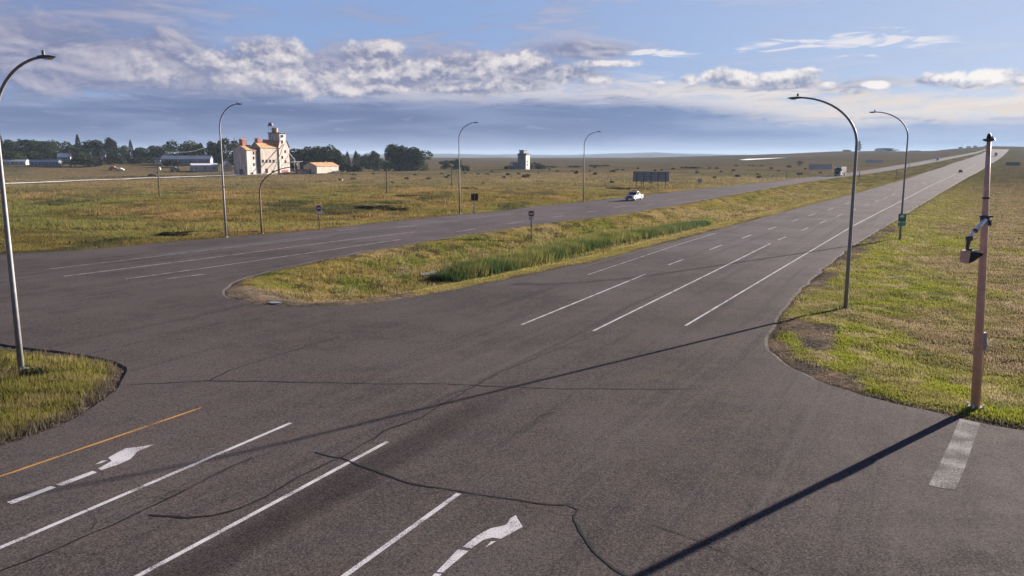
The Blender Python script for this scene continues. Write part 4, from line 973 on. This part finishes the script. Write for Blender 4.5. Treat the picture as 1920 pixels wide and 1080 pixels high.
# ------------------------------------------------------------------ buildings
BA = 120.   # azimuth the sunlit long fronts face (buildings follow the railway)
def bvec(u, v): # u along the sunlit front (to az 30), v along az 300 (depth away from the front)
    return u * math.sin(R(30)) + v * math.sin(R(300)), u * math.cos(R(30)) + v * math.cos(R(300))
def gable(mbw, mbr, x0, x1, y0, y1, z0, ze, zr, over=.35, ridge='x'):
    """walls box + gable in mbw, roof slabs in mbr; ridge along local x or y"""
    if ridge == 'x':
        ym = (y0 + y1) / 2; mbw.prism([(y0, z0), (y1, z0), (y1, ze), (ym, zr), (y0, ze)], x0, x1, 'x')
        for s, ya in ((-1, y0), (1, y1)):
            sl = (zr - ze) / abs(ym - ya); yo = ya + s * over; zo = ze - sl * over
            mbr.prism([(ym, zr + .03), (yo, zo + .03), (yo, zo + .22), (ym, zr + .25)], x0 - over, x1 + over, 'x')
    else:
        xm = (x0 + x1) / 2; mbw.prism([(x0, z0), (x1, z0), (x1, ze), (xm, zr), (x0, ze)], y0, y1, 'y')
        for s, xa in ((-1, x0), (1, x1)):
            sl = (zr - ze) / abs(xm - xa); xo = xa + s * over; zo = ze - sl * over
            mbr.prism([(xm, zr + .03), (xo, zo + .03), (xo, zo + .22), (xm, zr + .25)], y0 - over, y1 + over, 'y')
# local frame for elevator: x runs to azimuth 30 (right-away), y runs to azimuth 300 (left-away); front at y=0 faces az 120
ELROT = R(60)     # local +x -> azimuth 30
x, y = at(464.5, 328.6); z = zat(x, y)
el = empty('grain_elevator', (x, y, z - .2), ELROT, 'tall peeling white grain elevator with orange roofs and stepped tower', 'grain elevator')
kE = y / F / CT   # metres per pixel
def wins(parent, lst, mat=None):
    for (a, b_, c, wd, hh) in lst:
        f = MB().box((a, b_ - .04, c), (wd, .08, hh)).build('window', M['old_wood'], parent); MB().box((a, b_ - .09, c), (wd * .75, .03, hh * .8)).build('pane', M['glass'], f)
UX = kE / .755; UY = kE / .69      # metres per pixel along the front / the shaded end
# left annex
w1 = MB(); r1 = MB(); a_l = 24 * UY; f_l = 17.5 * UX; eave = 46 * kE; rg_ = 55 * kE
gable(w1, r1, 0, f_l, 0, a_l, 0, eave, rg_, .3, 'x')
W1 = w1.build('left_annex', M['siding_white'], el); r1.build('roof', M['roof_orange'], W1)
wins(W1, [(f_l * .72, 0, 41 * kE, .9, 1.6), (f_l * .7, 0, 32 * kE, .9, 1.5), (f_l * .7, 0, 20 * kE, .9, 1.4), (f_l * .45, 0, 3 * kE, 1.5, 1.4)])
MB().box((-.06, a_l * .45, 1.5), (.12, 2.4, 3.)).build('door', M['old_wood'], W1)
cu = MB().box((f_l * .35, a_l * .5, rg_ + 1.0), (2.6, 2.2, 2.8)).build('cupola', M['roof_red'], W1); MB().prism([(-1.3, 0), (1.3, 0), (0, .8)], -1.5, 1.5, 'x').build('cupola_roof', M['roof_red'], cu).location = (f_l * .35, a_l * .5, rg_ + 2.41)
MB().tube([(-.6, a_l * .8, eave * .9), (-.6, a_l * .8, rg_ + 3.6)], .09, 6).box((-.6, a_l * .8, rg_ + 2.8), (.2, 1.2, .2)).build('mast', M['steel_dark'], W1)
# middle annex: front starts to the right, closer
gx0 = 22.5 * UX; mid_w = 33 * UX; fy = -.9
w2 = MB(); r2 = MB(); eave2 = 51 * kE; rg2 = 61 * kE; dep2 = 18 * UY
gable(w2, r2, gx0, gx0 + mid_w, fy, fy + dep2, 0, eave2, rg2, .3, 'x')
W2 = w2.build('middle_annex', M['siding_cream'], el); r2.build('roof', M['roof_orange'], W2)
wins(W2, [(gx0 + mid_w * (.12 + .2 * i), fy, 26 * kE, 1.2, 1.5) for i in range(4)] + [(gx0 + mid_w * .3, fy, 8 * kE, 1.6, 2.4), (gx0 + mid_w * .65, fy, 6 * kE, 1.4, 1.6)])
MB().box((gx0 + mid_w / 2, fy - .05, 24 * kE), (mid_w, .1, .25)).build('ledge', M['roof_grey'], W2)
MB().box((gx0 - .05, fy + dep2 / 2, eave2 / 2), (.1, dep2 * .9, eave2 * .96)).build('end_wall_shade', M['roof_grey'], W2)  # dark sheet added over the gable end, its shade put into the colour
for cxx, hh in ((.18, 2.6), (.62, 2.0)):
    MB().box((gx0 + mid_w * cxx, fy + dep2 / 2, rg2 + hh / 2 - .5), (2.4, 2.0, hh * .85)).build('roof_vent', M['roof_red'], W2)
# tower
tx0 = gx0 + mid_w + .25; tw = 20 * UX; dep3 = 23 * UY; ty = -1.3; e3 = 55 * kE
w3 = MB(); w3.prism([(tx0, 0), (tx0 + tw, 0), (tx0 + tw, e3 - 1), (tx0 + tw * .82, 63 * kE), (tx0 + tw * .10, 63 * kE), (tx0, e3 - 1)], ty, ty + dep3 * .6, 'y')
W3 = w3.build('tower', M['siding_white'], el)
MB().box((tx0 + tw * .45, ty + dep3 * .46, 70 * kE), (tw * .62, dep3 * .88, 16.5 * kE)).build('head_house', M['siding_pale'], W3)
MB().prism([(tx0 + tw * .10 - .4, 78.3 * kE), (tx0 + tw * .8 + .4, 78.3 * kE), (tx0 + tw * .8, 80 * kE), (tx0 + tw * .1, 80 * kE)], ty + .01 - .35, ty + dep3 * .92, 'y').build('head_roof', M['roof_grey'], W3)
MB().prism([(tx0 - .3, e3 - 1.2), (tx0 + tw * .1, 63 * kE + .1), (tx0 + tw * .1, 63 * kE + .4), (tx0 - .45, e3 - .9)], ty - .2, ty + dep3 * .6 + .2, 'y').build('roof', M['roof_orange'], W3)
MB().prism([(tx0 + tw + .3, e3 - 1.2), (tx0 + tw * .82, 63 * kE + .1), (tx0 + tw * .82, 63 * kE + .4), (tx0 + tw + .45, e3 - .9)], ty - .2, ty + dep3 * .6 + .2, 'y').build('roof', M['roof_grey'], W3)
MB().prism([(ty + dep3 * .55, 55 * kE), (ty + dep3 * 1.15, 55 * kE), (ty + dep3 * .55, 66 * kE)], tx0 - .5, tx0 + tw * .7, 'x').build('lean_roof', M['roof_orange'], W3)
wins(W3, [(tx0 + tw * .4, ty, 73 * kE, 1.0, 1.2), (tx0 + tw * .35, ty, 62 * kE, 1.1, 1.6), (tx0 + tw * .6, ty, 44 * kE, 1., 1.5), (tx0 + tw * .3, ty, 33 * kE, 1., 1.4), (tx0 + tw * .6, ty, 25 * kE, 1., 1.4)])
MB().box((tx0 + tw * .5, ty - .06, 7 * kE), (tw * .6, .12, 1.1)).build('loading_door', M['roof_red'], W3)
cxt, cyt = tx0 + tw * .30, ty + dep3 * .5
MB().tube([(cxt, cyt, 79 * kE), (cxt, cyt, 88 * kE), (cxt, cyt, 88.6 * kE)], [1.5, 1.5, 1.65], 16).build('bin', M['bin'], W3)
dm = MB().tube([(cxt - 1.5, cyt + 1.2, 92 * kE), (cxt - 1.5, cyt + 1.2, 93 * kE), (cxt - 1.5, cyt + 1.2, 97 * kE), (cxt - 1.5, cyt + 1.2, 99 * kE)], [1.3, 1.35, 1.0, .3], 14)
for sx in (-1, 1):
    for sy in (-1, 1): dm.tube([(cxt - 1.5 + sx * .9, cyt + 1.2 + sy * .9, 79 * kE), (cxt - 1.5 + sx * .7, cyt + 1.2 + sy * .7, 92 * kE)], .08, 6)
dm.build('top_hopper', M['steel_dark'], W3)
# spouts and frame on the right
mb = MB(); px0 = tx0 + tw
mb.tube([(px0, ty, 40 * kE), (px0 + 2.6, ty - .6, 29 * kE), (px0 + 3.2, ty - .6, 24 * kE)], .22, 8)
for dx in (2.4, 4.6, 5.6): mb.tube([(px0 + dx, ty - .6, 0), (px0 + dx, ty - .6, 28 * kE if dx < 3 else 25 * kE)], .16, 6)
mb.tube([(px0 + 0, ty - .6, 24 * kE), (px0 + 8.5, ty - .6, 25 * kE)], .14, 6); mb.tube([(px0 + 3.2, ty - .6, 24 * kE), (px0 + 5.4, ty - .6, 3)], .12, 6)
mb.build('conveyor_frame', M['steel'], el)
mb = MB().tube([(gx0 + mid_w * .42, fy - 3.5, 10 * kE), (tx0 + tw * .5, fy - .6, 58 * kE)], .17, 8); mb.tube([(gx0 + mid_w * .42, fy - 3.5, 0), (gx0 + mid_w * .42, fy - 3.5, 10 * kE)], .2, 6); mb.tube([(tx0 - 1.5, fy - 3., 14 * kE), (tx0 + tw * .6, fy - 2.0, 36 * kE)], .13, 8)
mb.build('grain_auger', M['rust_steel'], el)
MB().box((gx0 + mid_w * .5, fy - 1.2, .5), (mid_w * .9, 1.8, 1.)).build('loading_platform', M['siding_cream'], el)

def house(name, px, Y, wpx, hpx, label, wall, roof, rot=ELROT, ratio=.6, rr=.35, winlist=2, cat='building', low=0., group='village buildings', base_py=None):
    if base_py is not None: x, Y = at(px, base_py); z = zat(x, Y)
    else: x, Y, z = place(px, Y)
    k = Y / F; L = wpx * k / (abs(math.cos(rot)) + ratio * abs(math.sin(rot))) * 1.02; Wd = L * ratio; Ht = hpx * k; ze = Ht * (1 - rr)
    t = empty(name, (x, Y, z - .15), rot, label, cat, group)
    a = MB(); b_ = MB(); gable(a, b_, -L / 2, L / 2, -Wd / 2, Wd / 2, 0, ze, Ht, .3, 'x'); wl = a.build('wall', wall, t); rf = b_.build('roof', roof, t)
    for i in range(winlist):
        xx = -L / 2 + L * (i + .5) / winlist; f = MB().box((xx, -Wd / 2 - .03, ze * .55), (1.0, .06, 1.1)).build('window', M['white'], t); MB().box((xx, -Wd / 2 - .075, ze * .55), (.8, .03, .9)).build('pane', M['glass'], f)
    MB().box((-L / 2 - .04, 0, 1.05), (.08, 1.0, 2.1)).build('door', M['old_wood'], t)
    if Ht > 4.2: MB().box((L * .2, 0, Ht + .2), (.6, .6, 1.2)).build('chimney', M['roof_red'], rf)
    return t
house('machine_shed', 27, 440, 46, 9, 'long low pale shed at the far left of the village', M['siding_pale'], M['roof_white'], R(8), .3, .3, 3)
house('machine_shed', 86, 425, 50, 12, 'long grey shed with a pale roof right of the leftmost shed', M['siding_grey'], M['roof_blue'], R(8), .35, .3, 4)
house('village_house', 122, 470, 24, 19, 'pale blue house among dark trees', M['siding_blue'], M['roof_white'], R(20), .8, .3, 2)
house('village_house', 194, 500, 11, 22, 'narrow tall grey house in front of the broad green tree', M['siding_blue'], M['roof_grey'], R(20), .9, .25, 1)
house('village_house', 14, 515, 44, 33, 'pale roofed house peeping over trees at the left edge', M['siding_grey'], M['roof_white'], R(15), .5, .2, 2)
house('village_hall', 352, 470, 88, 17, 'large low hall with a blue metal roof', M['siding_blue'], M['roof_blue'], R(12), .4, .35, 5)
house('warehouse', 383, 418, 50, 14, 'white walled warehouse in front of the blue roofed hall', M['siding_pale'], M['roof_white'], R(30), .5, .2, 3)
house('village_house', 425, 420, 22, 18, 'cream gabled house beside the left wall of the elevator', M['siding_cream'], M['roof_white'], R(-50), .9, .4, 1)
house('village_house', 296, 520, 12, 10, 'tiny pale house left of the large hall', M['siding_pale'], M['roof_grey'], R(20), .8, .3, 1)
house('grain_shed', 603, 0, 54, 19, 'cream shed with an orange roof right of the grain elevator', M['siding_cream'], M['roof_orange'], R(63), .5, .32, 0, base_py=324)
house('lean_to_shed', 570, 0, 30, 8, 'low brick coloured lean to between elevator frame and shed', M['siding_cream'], M['roof_red'], R(63), .4, .2, 1, base_py=325)
# small grey elevator
x, y = at(985.6, 317.6); z = zat(x, y); k2 = y / F; ux = k2 / .86; uy = k2 / .55
e2 = empty('grain_elevator', (x, y, z - .2), R(60), 'small old grey wooden grain elevator standing alone in the plain', 'grain elevator')
fw = 8.2 * k2 / .52; ew = 14.5 * k2 / .86
b2 = MB().box((fw / 2, ew / 2, 13.5 * k2), (fw, ew, 27 * k2)).build('wall', M['siding_grey'], e2)
MB().box((fw / 2, -.05, 14 * k2), (fw * .98, .1, 28 * k2)).build('front_wall', M['siding_pale'], e2)  # paler slab on the front: the sunlit face is put into the colour
MB().prism([(-.5, 27 * k2), (fw + .5, 27 * k2), (fw * .85, 30 * k2), (fw * .15, 30 * k2)], -.5, ew + .4, 'y').build('roof', M['roof_grey'], e2)
cu = MB().box((fw / 2, ew * .6, 32.5 * k2), (fw * .7, ew * .55, 5 * k2)).build('cupola', M['siding_grey'], e2); MB().box((fw / 2, ew * .6, 35.3 * k2), (fw * .85, ew * .62, .5)).build('cupola_roof', M['roof_grey'], cu)
a = MB(); b_ = MB(); gable(a, b_, fw * .1, fw * 1.0, ew + .05, ew + 10 * uy, 0, 10 * k2, 13 * k2, .2, 'y'); an = a.build('annex', M['siding_grey'], e2); b_.build('roof', M['roof_grey'], an)
MB().box((fw * .1 - .05, ew + 8 * uy, 2.2), (.12, 2.0, 4.)).build('door', M['white'], an)
wins(e2, [(fw * .35, -.1, 15 * k2, .8, 1.2), (fw * .4, -.1, 9 * k2, .8, 1.2)])
# white tanks and odds
def tank(px, pyb, wpx, hpx, label):
    x, y = at(px, pyb); z = zat(x, y); k = y / F; r = wpx * k / 2; h = hpx * k
    t = empty('storage_tank', (x, y, z), 0, label, 'tank', 'white tanks'); MB().tube([(0, 0, 0), (0, 0, h * .65), (0, 0, h * .9), (0, 0, h)], [r, r, r * .6, r * .12], 16).build('shell', M['white'], t, smooth=False); MB().tube([(0, 0, h), (0, 0, h + .25)], .25, 8).build('hatch', M['steel_dark'], t)
tank(657, 315, 9, 7, 'round white tank between two dark bushes'); tank(299, 318.5, 5, 5, 'small white tank in the grass left of the white warehouse'); tank(641, 338.5, 4, 3, 'tiny white tank lying in the field below the round white one'); tank(996, 316.5, 5, 3.5, 'bright white tank at the right foot of the small grey elevator')
def bale_wreck(px, py, wpx, hpx, mat, label):
    x, y = at(px, py); z = zat(x, y); k = y / F; L = wpx * k; h = hpx * k
    t = empty('parked_wreck', (x, y, z), .1, label, 'wrecked car', 'wrecks in the grass')
    MB().prism([(-L / 2, .25 * h), (L / 2, .25 * h), (L / 2, .6 * h), (L * .25, .65 * h), (L * .12, h), (-L * .22, h), (-L * .34, .65 * h), (-L / 2, .55 * h)], -.85, .85, 'y').build('body', mat, t)
    for sx in (-.3, .3):
        for sy in (-.85, .85): MB().tube([(L * sx, sy - .1, .3), (L * sx, sy + .1, .3)], .3, 10).build('wheel', M['tyre'], t)
bale_wreck(213, 319, 16, 7, M['roof_red'], 'dull red wreck lying in the grass below the village')
bale_wreck(226, 320, 12, 5, M['white'], 'white wreck right beside the dull red one')
bale_wreck(328, 322, 16, 9, M['siding_blue'], 'pale blue wreck beside the track below the warehouse')
bale_wreck(286, 330, 16, 4, M['black'], 'black low wreck on the pale track')
# utility poles
def upole(px, pyb, pyt, label, arms=1):
    x, y = at(px, pyb); z = zat(x, y); H = ztop(pyt, y) - z
    t = empty('utility_pole', (x, y, z), R(20), label, 'utility pole', 'utility poles'); MB().tube([(0, 0, 0), (0, 0, H)], [.17, .11], 8).build('pole', M['old_wood'], t)
    if arms:
        c_ = MB().box((0, .13, H - .5), (2.2, .1, .12)).build('crossarm', M['old_wood'], t); mb = MB()
        for sx in (-.95, 0.35, .95): mb.tube([(sx, .13, H - .44), (sx, .13, H - .22)], .05, 6)
        mb.build('insulators', M['insulator'], c_)
    return (x, y, z + H)
tops = [upole(725.5, 363, 316, 'utility pole in mid field in front of the wide dark bush'), upole(847, 351, 318, 'utility pole left of the tall lamp post by the dark sign'), upole(299.5, 371, 315, 'thin pole in the field below the village', 0),
 upole(132, 308, 272, 'utility pole beside the pale blue house'), upole(173, 308, 278, 'utility pole in front of the broad green tree'), upole(335, 312, 284, 'utility pole in front of the blue roofed hall'), upole(385, 308, 276, 'utility pole right of the blue roofed hall'), upole(628, 318, 290, 'utility pole behind the orange roofed shed'),
 upole(1475, 336, 320, 'short pole left of the grain truck', 0), upole(1611, 336, 320, 'short pole right of the near lamp post beyond the truck', 0), upole(1704, 320, 306, 'short pole by the far carriageway right of the second right lamp post', 0), upole(1680, 335, 317, 'short pole with a crossarm in the median left of the second right lamp post'), upole(887, 305, 294, 'faint pole far behind the field right of the lamp post', 0)]
def wire(a, b_, lab, grp):
    mid = [(a[0] + (b_[0] - a[0]) * k / 8, a[1] + (b_[1] - a[1]) * k / 8, a[2] + (b_[2] - a[2]) * k / 8 - .8 * math.sin(k / 8 * math.pi) - .4) for k in range(9)]
    o = MB().tube(mid, .05, 5).build('power_cable', M['steel'], None); tag(o, lab, 'cable', grp)
wire(tops[5], tops[6], 'cable sagging between two poles by the blue roofed hall', 'cables'); wire(tops[3], tops[4], 'cable sagging between the two left village poles', 'cables')
for px, py, wpx, hpx, lab in [(1801,287,4.5,3,'leftmost tiny white farm building on the right ridge'), (1816,283.5,5,3,'white farm building second from left on the right ridge'), (1828,281.8,4,3,'white farm building third from left on the right ridge'), (1849,281.5,4,3.4,'white farm building on the ridge beside the brown pole')]:
    x, y, z = place(px, 1500 if px < 1840 else 1650); house('farm_building', px, y, wpx * 1.3, hpx, lab, M['white'], M['roof_grey'], R(10), .6, .3, 0, group='farm buildings on the ridge')

# ------------------------------------------------------------------ vehicles (local +x is forward)
def wheel(parent, x, y, r, wd=.24):
    wv = MB().tube([(x, y - wd / 2, r), (x, y + wd / 2, r)], r, 18).build('wheel', M['tyre'], parent); s = 1 if y > 0 else -1
    MB().tube([(x, y + s * wd * .46, r), (x, y + s * (wd * .5 + .02), r)], r * .6, 12).build('rim', M['rim'], wv)
def pickup(loc, azd, label, paint):
    t = empty('pickup_truck', loc, R(90) - R(azd), label, 'pickup truck', 'vehicles on the highway')
    prof = [(-2.85,.45),(-2.85,1.12),(-.75,1.14),(-.75,1.16),(1.15,1.16),(2.55,1.06),(2.85,.9),(2.88,.45),(2.35,.42),(2.2,.78),(1.9,.92),(1.6,.78),(1.45,.42),(-1.3,.42),(-1.45,.78),(-1.75,.92),(-2.05,.78),(-2.2,.42)]
    b_ = MB().prism(prof, -.97, .97, 'y').build('body', paint, t, bevel=.03)
    MB().prism([(-.75,1.165),(1.15,1.165),(.62,1.70),(-.62,1.72)], -.84, .84, 'y').build('cab_glass', M['glass'], t)
    MB().prism([(-.66,1.70),(.66,1.69),(.50,1.86),(-.55,1.86)], -.83, .83, 'y').build('cab_roof', paint, t, bevel=.03)
    for s in (-1, 1):
        MB().prism([(.2,1.165),(.28,1.165),(.2,1.70),(.12,1.70)], s * .845, s * .865, 'y').build('door_pillar', paint, t)
        MB().prism([(1.02,1.165),(1.16,1.165),(.66,1.70),(.54,1.70)], s * .80, s * .86, 'y').build('windscreen_pillar', paint, t)
        MB().prism([(-.78,1.165),(-.66,1.165),(-.56,1.70),(-.66,1.72)], s * .80, s * .86, 'y').build('rear_pillar', paint, t)
        MB().box((2.84, s * .72, .86), (.10, .36, .2)).build('headlight', M['headlight'], t); MB().box((-2.87, s * .85, .9), (.06, .18, .34)).build('tail_lamp', M['sign_red'], t); MB().box((.82, s * 1.06, 1.28), (.14, .2, .2)).build('mirror', M['black'], t)
    MB().box((2.89, 0, .82), (.06, 1.05, .34)).build('grille', M['black'], t); MB().box((2.93, 0, .52), (.14, 1.9, .2)).build('bumper', M['silver'], t); MB().box((-2.92, 0, .52), (.12, 1.8, .18)).build('bumper', M['silver'], t)
    MB().box((-1.8, 0, 1.15), (1.85, 1.6, .03)).build('bed', M['black'], t); MB().box((-.70, 0, 1.28), (.1, 1.7, .24)).build('bed_rack', paint, t)
    MB().box((-1.5, 0, 1.3), (.9, 1.2, .3)).build('tool_box', paint, t); MB().box((-.1, 0, 1.91), (.24, 1.1, .1)).build('light_bar', M['amber'], t)
    for sx in (1.9, -1.75):
        for sy in (-.86, .86): wheel(t, sx, sy, .41)
    return t
def suv(loc, azd, label, paint, name='car', cat='car'):
    t = empty(name, loc, R(90) - R(azd), label, cat, 'vehicles on the highway')
    prof = [(-2.3,.4),(-2.32,1.0),(-2.2,1.1),(1.0,1.1),(2.05,.98),(2.3,.8),(2.3,.38),(1.9,.36),(1.75,.68),(1.45,.8),(1.15,.68),(1.0,.34),(-1.0,.34),(-1.15,.68),(-1.45,.8),(-1.75,.68),(-1.9,.36)]
    MB().prism(prof, -.92, .92, 'y').build('body', paint, t, bevel=.03); MB().prism([(-2.2,1.105),(1.0,1.105),(.42,1.56),(-1.95,1.6)], -.8, .8, 'y').build('cabin_glass', M['glass'], t)
    MB().prism([(-1.98,1.58),(.45,1.55),(.3,1.68),(-1.8,1.72)], -.8, .8, 'y').build('roof', M['silver'], t, bevel=.02)
    for s in (-1, 1):
        MB().box((-2.33, s * .75, .9), (.06, .22, .3)).build('tail_lamp', M['sign_red'], t); MB().box((2.3, s * .68, .74), (.06, .34, .16)).build('headlight', M['headlight'], t); MB().box((.7, s * .98, 1.14), (.14, .16, .14)).build('mirror', paint, t)
        MB().prism([(-1.0,1.105),(-.9,1.105),(-.9,1.58),(-1.0,1.58)], s * .80, s * .815, 'y').build('door_pillar', paint, t)
    MB().box((-2.36, 0, .5), (.1, 1.7, .2)).build('bumper', M['black'], t); MB().box((-2.335, 0, .68), (.03, .5, .14)).build('number_plate', M['white'], t)
    for sx in (1.45, -1.45):
        for sy in (-.82, .82): wheel(t, sx, sy, .35, .22)
    return t
def big_truck(loc, azd, label, front, side, box, name='grain_truck', L=7.5, fairing=None):
    t = empty(name, loc, R(90) - R(azd), label, 'truck', 'vehicles on the highway')
    MB().prism([(0,.7),(0,3.1),(.25,3.35),(1.6,3.2),(2.05,2.1),(3.5,1.9),(3.75,1.6),(3.8,.6),(2.9,.55),(2.7,1.05),(2.0,1.05),(1.8,.55)], -1.15, 1.15, 'y').build('cab', side, t, bevel=.04)
    if fairing:
        for s in (-1, 1): MB().prism([(-.05,.6),(-.05,3.35),(.5,3.5),(1.3,3.3),(1.2,1.9),(2.0,1.1),(1.9,.6)], s * 1.16, s * 1.20, 'y').build('side_fairing', fairing, t)
    MB().prism([(1.66,3.05),(2.06,2.14),(2.09,2.16),(1.70,3.07)], -1.0, 1.0, 'y').build('windscreen', M['glass'], t)
    for s in (-1, 1):
        MB().prism([(.75,2.1),(1.85,2.1),(1.5,2.95),(.75,2.95)], s * 1.152, s * 1.17, 'y').build('side_window', M['glass'], t); MB().box((1.8, s * 1.35, 2.4), (.12, .2, .6)).build('mirror', M['black'], t)
        MB().box((3.78, s * .85, 1.15), (.08, .3, .25)).build('headlight', M['headlight'], t); MB().tube([(-.15, s * .95, .8), (-.15, s * .95, 3.7)], .09, 8).build('exhaust_stack', M['silver'], t)
    MB().box((3.80, 0, 1.3), (.06, 1.2, 1.1)).build('grille', front, t); MB().box((3.9, 0, .6), (.2, 2.3, .35)).build('bumper', M['silver'], t)
    bx = MB().prism([(-.6,1.3),(-.6,3.45),(-.9,3.5),(-L,3.5),(-L-.3,3.4),(-L-.3,1.3)], -1.2, 1.2, 'y').build('box', box, t); mb = MB(); xx = -1.2
    while xx > -L: mb.box((xx, -1.225, 2.4), (.1, .05, 2.1)).box((xx, 1.225, 2.4), (.1, .05, 2.1)); xx -= .8
    mb.build('box_ribs', box, bx); MB().box((-L / 2 - .5, 0, 3.56), (L - .6, 2.3, .1)).build('tarpaulin', M['car_dark'], bx)
    MB().box((-L / 2 + .8, 0, .95), (L + 1.2, 1.0, .3)).build('chassis', M['black'], t)
    for sx in (2.35, -1.3, -2.5, -L + 1.3, -L + .1):
        for sy in (-1.0, 1.0): wheel(t, sx, sy, .52, .32)
    return t
x, y = at(1189, 377); p2 = at(1215, 374.5)
rz_far = math.degrees(math.atan2(gb(1140,404.5)[0] - gb(1360,367)[0], gb(1140,404.5)[1] - gb(1360,367)[1]))
pickup((x, y, float(h_base(x, y)) + .04), rz_far, 'white pickup truck coming along the far carriageway in front of the billboard', M['truck_white'])
x, y = at(1572, 331)
rz_tr = math.degrees(math.atan2(gb(1500,342.5)[0] - gb(1690,315.5)[0], gb(1500,342.5)[1] - gb(1690,315.5)[1]))
big_truck((x, y, float(h_base(x, y)) + .08), (rz_tr + 2 * rz_far) / 3, 'grain truck with a white cab and silver ribbed box on the far carriageway', M['black'], M['truck_blue_and_shade'], M['silver'], L=12., fairing=M['truck_white']).scale = (1.16, 1.16, 1.16)  # dark cab paint holds the front's shade; white panels added for the lit sides
rz_near = math.degrees(math.atan2(gb(1795,325)[0] - gb(1690,377.5)[0], gb(1795,325)[1] - gb(1690,377.5)[1]))
x, y = at(1801, 325); suv((x, y, float(h_base(x, y)) + .1), rz_near, 'dark car driving away on the near carriageway, the closest vehicle there', M['car_dark'])
x, y = at(1758, 301.5); big_truck((x, y, float(h_base(x, y)) + .1), rz_far, 'small distant white truck on the far carriageway', M['black'], M['truck_white'], M['truck_white'], 'box_truck', 5.)
x, y = at(1867, 293.5); big_truck((x, y, float(h_base(x, y)) + .2), rz_near, 'distant dark truck driving away, just right of the brown pole', M['black'], M['truck_blue_and_shade'], M['truck_blue_and_shade'], 'box_truck', 5.)

# pale distant strip of water / salt flat on the plain
sf = [at(*p) for p in [(1385,300.6),(1400,298.8),(1475,296.2),(1440,298.8),(1400,301.2)]]
z = max(zat(*p) for p in sf) + .4
tag(MB().add([(x, y, zat(x, y) + .6) for x, y in sf], [(0, 1, 4), (1, 3, 4), (1, 2, 3)]).build('salt_flat', plain('pale_salt', (.75, .74, .72), .8, var=.08)), kind='structure')


# ------------------------------------------------------------------ haze
m = bpy.data.materials.new('haze'); m.use_nodes = True; t = NT(m.node_tree); t.N.clear()
pv_ = t.n('ShaderNodeVolumePrincipled'); pv_.inputs['Color'].default_value = (.62, .78, 1., 1); pv_.inputs['Density'].default_value = .00009; pv_.inputs['Anisotropy'].default_value = .0
o = t.n('ShaderNodeOutputMaterial'); t.L.new(pv_.outputs[0], o.inputs['Volume'])
zmin = float(verts[:, 2].min()) - 1.; zmax = float(verts[:, 2].max()) + 25
hz_ = MB().box((0, 0, (zmin + zmax) / 2), (20500, 20500, zmax - zmin)).build('haze', m); tag(hz_, kind='stuff')

scene.render.engine = 'CYCLES'
scene.cycles.volume_bounces = 0
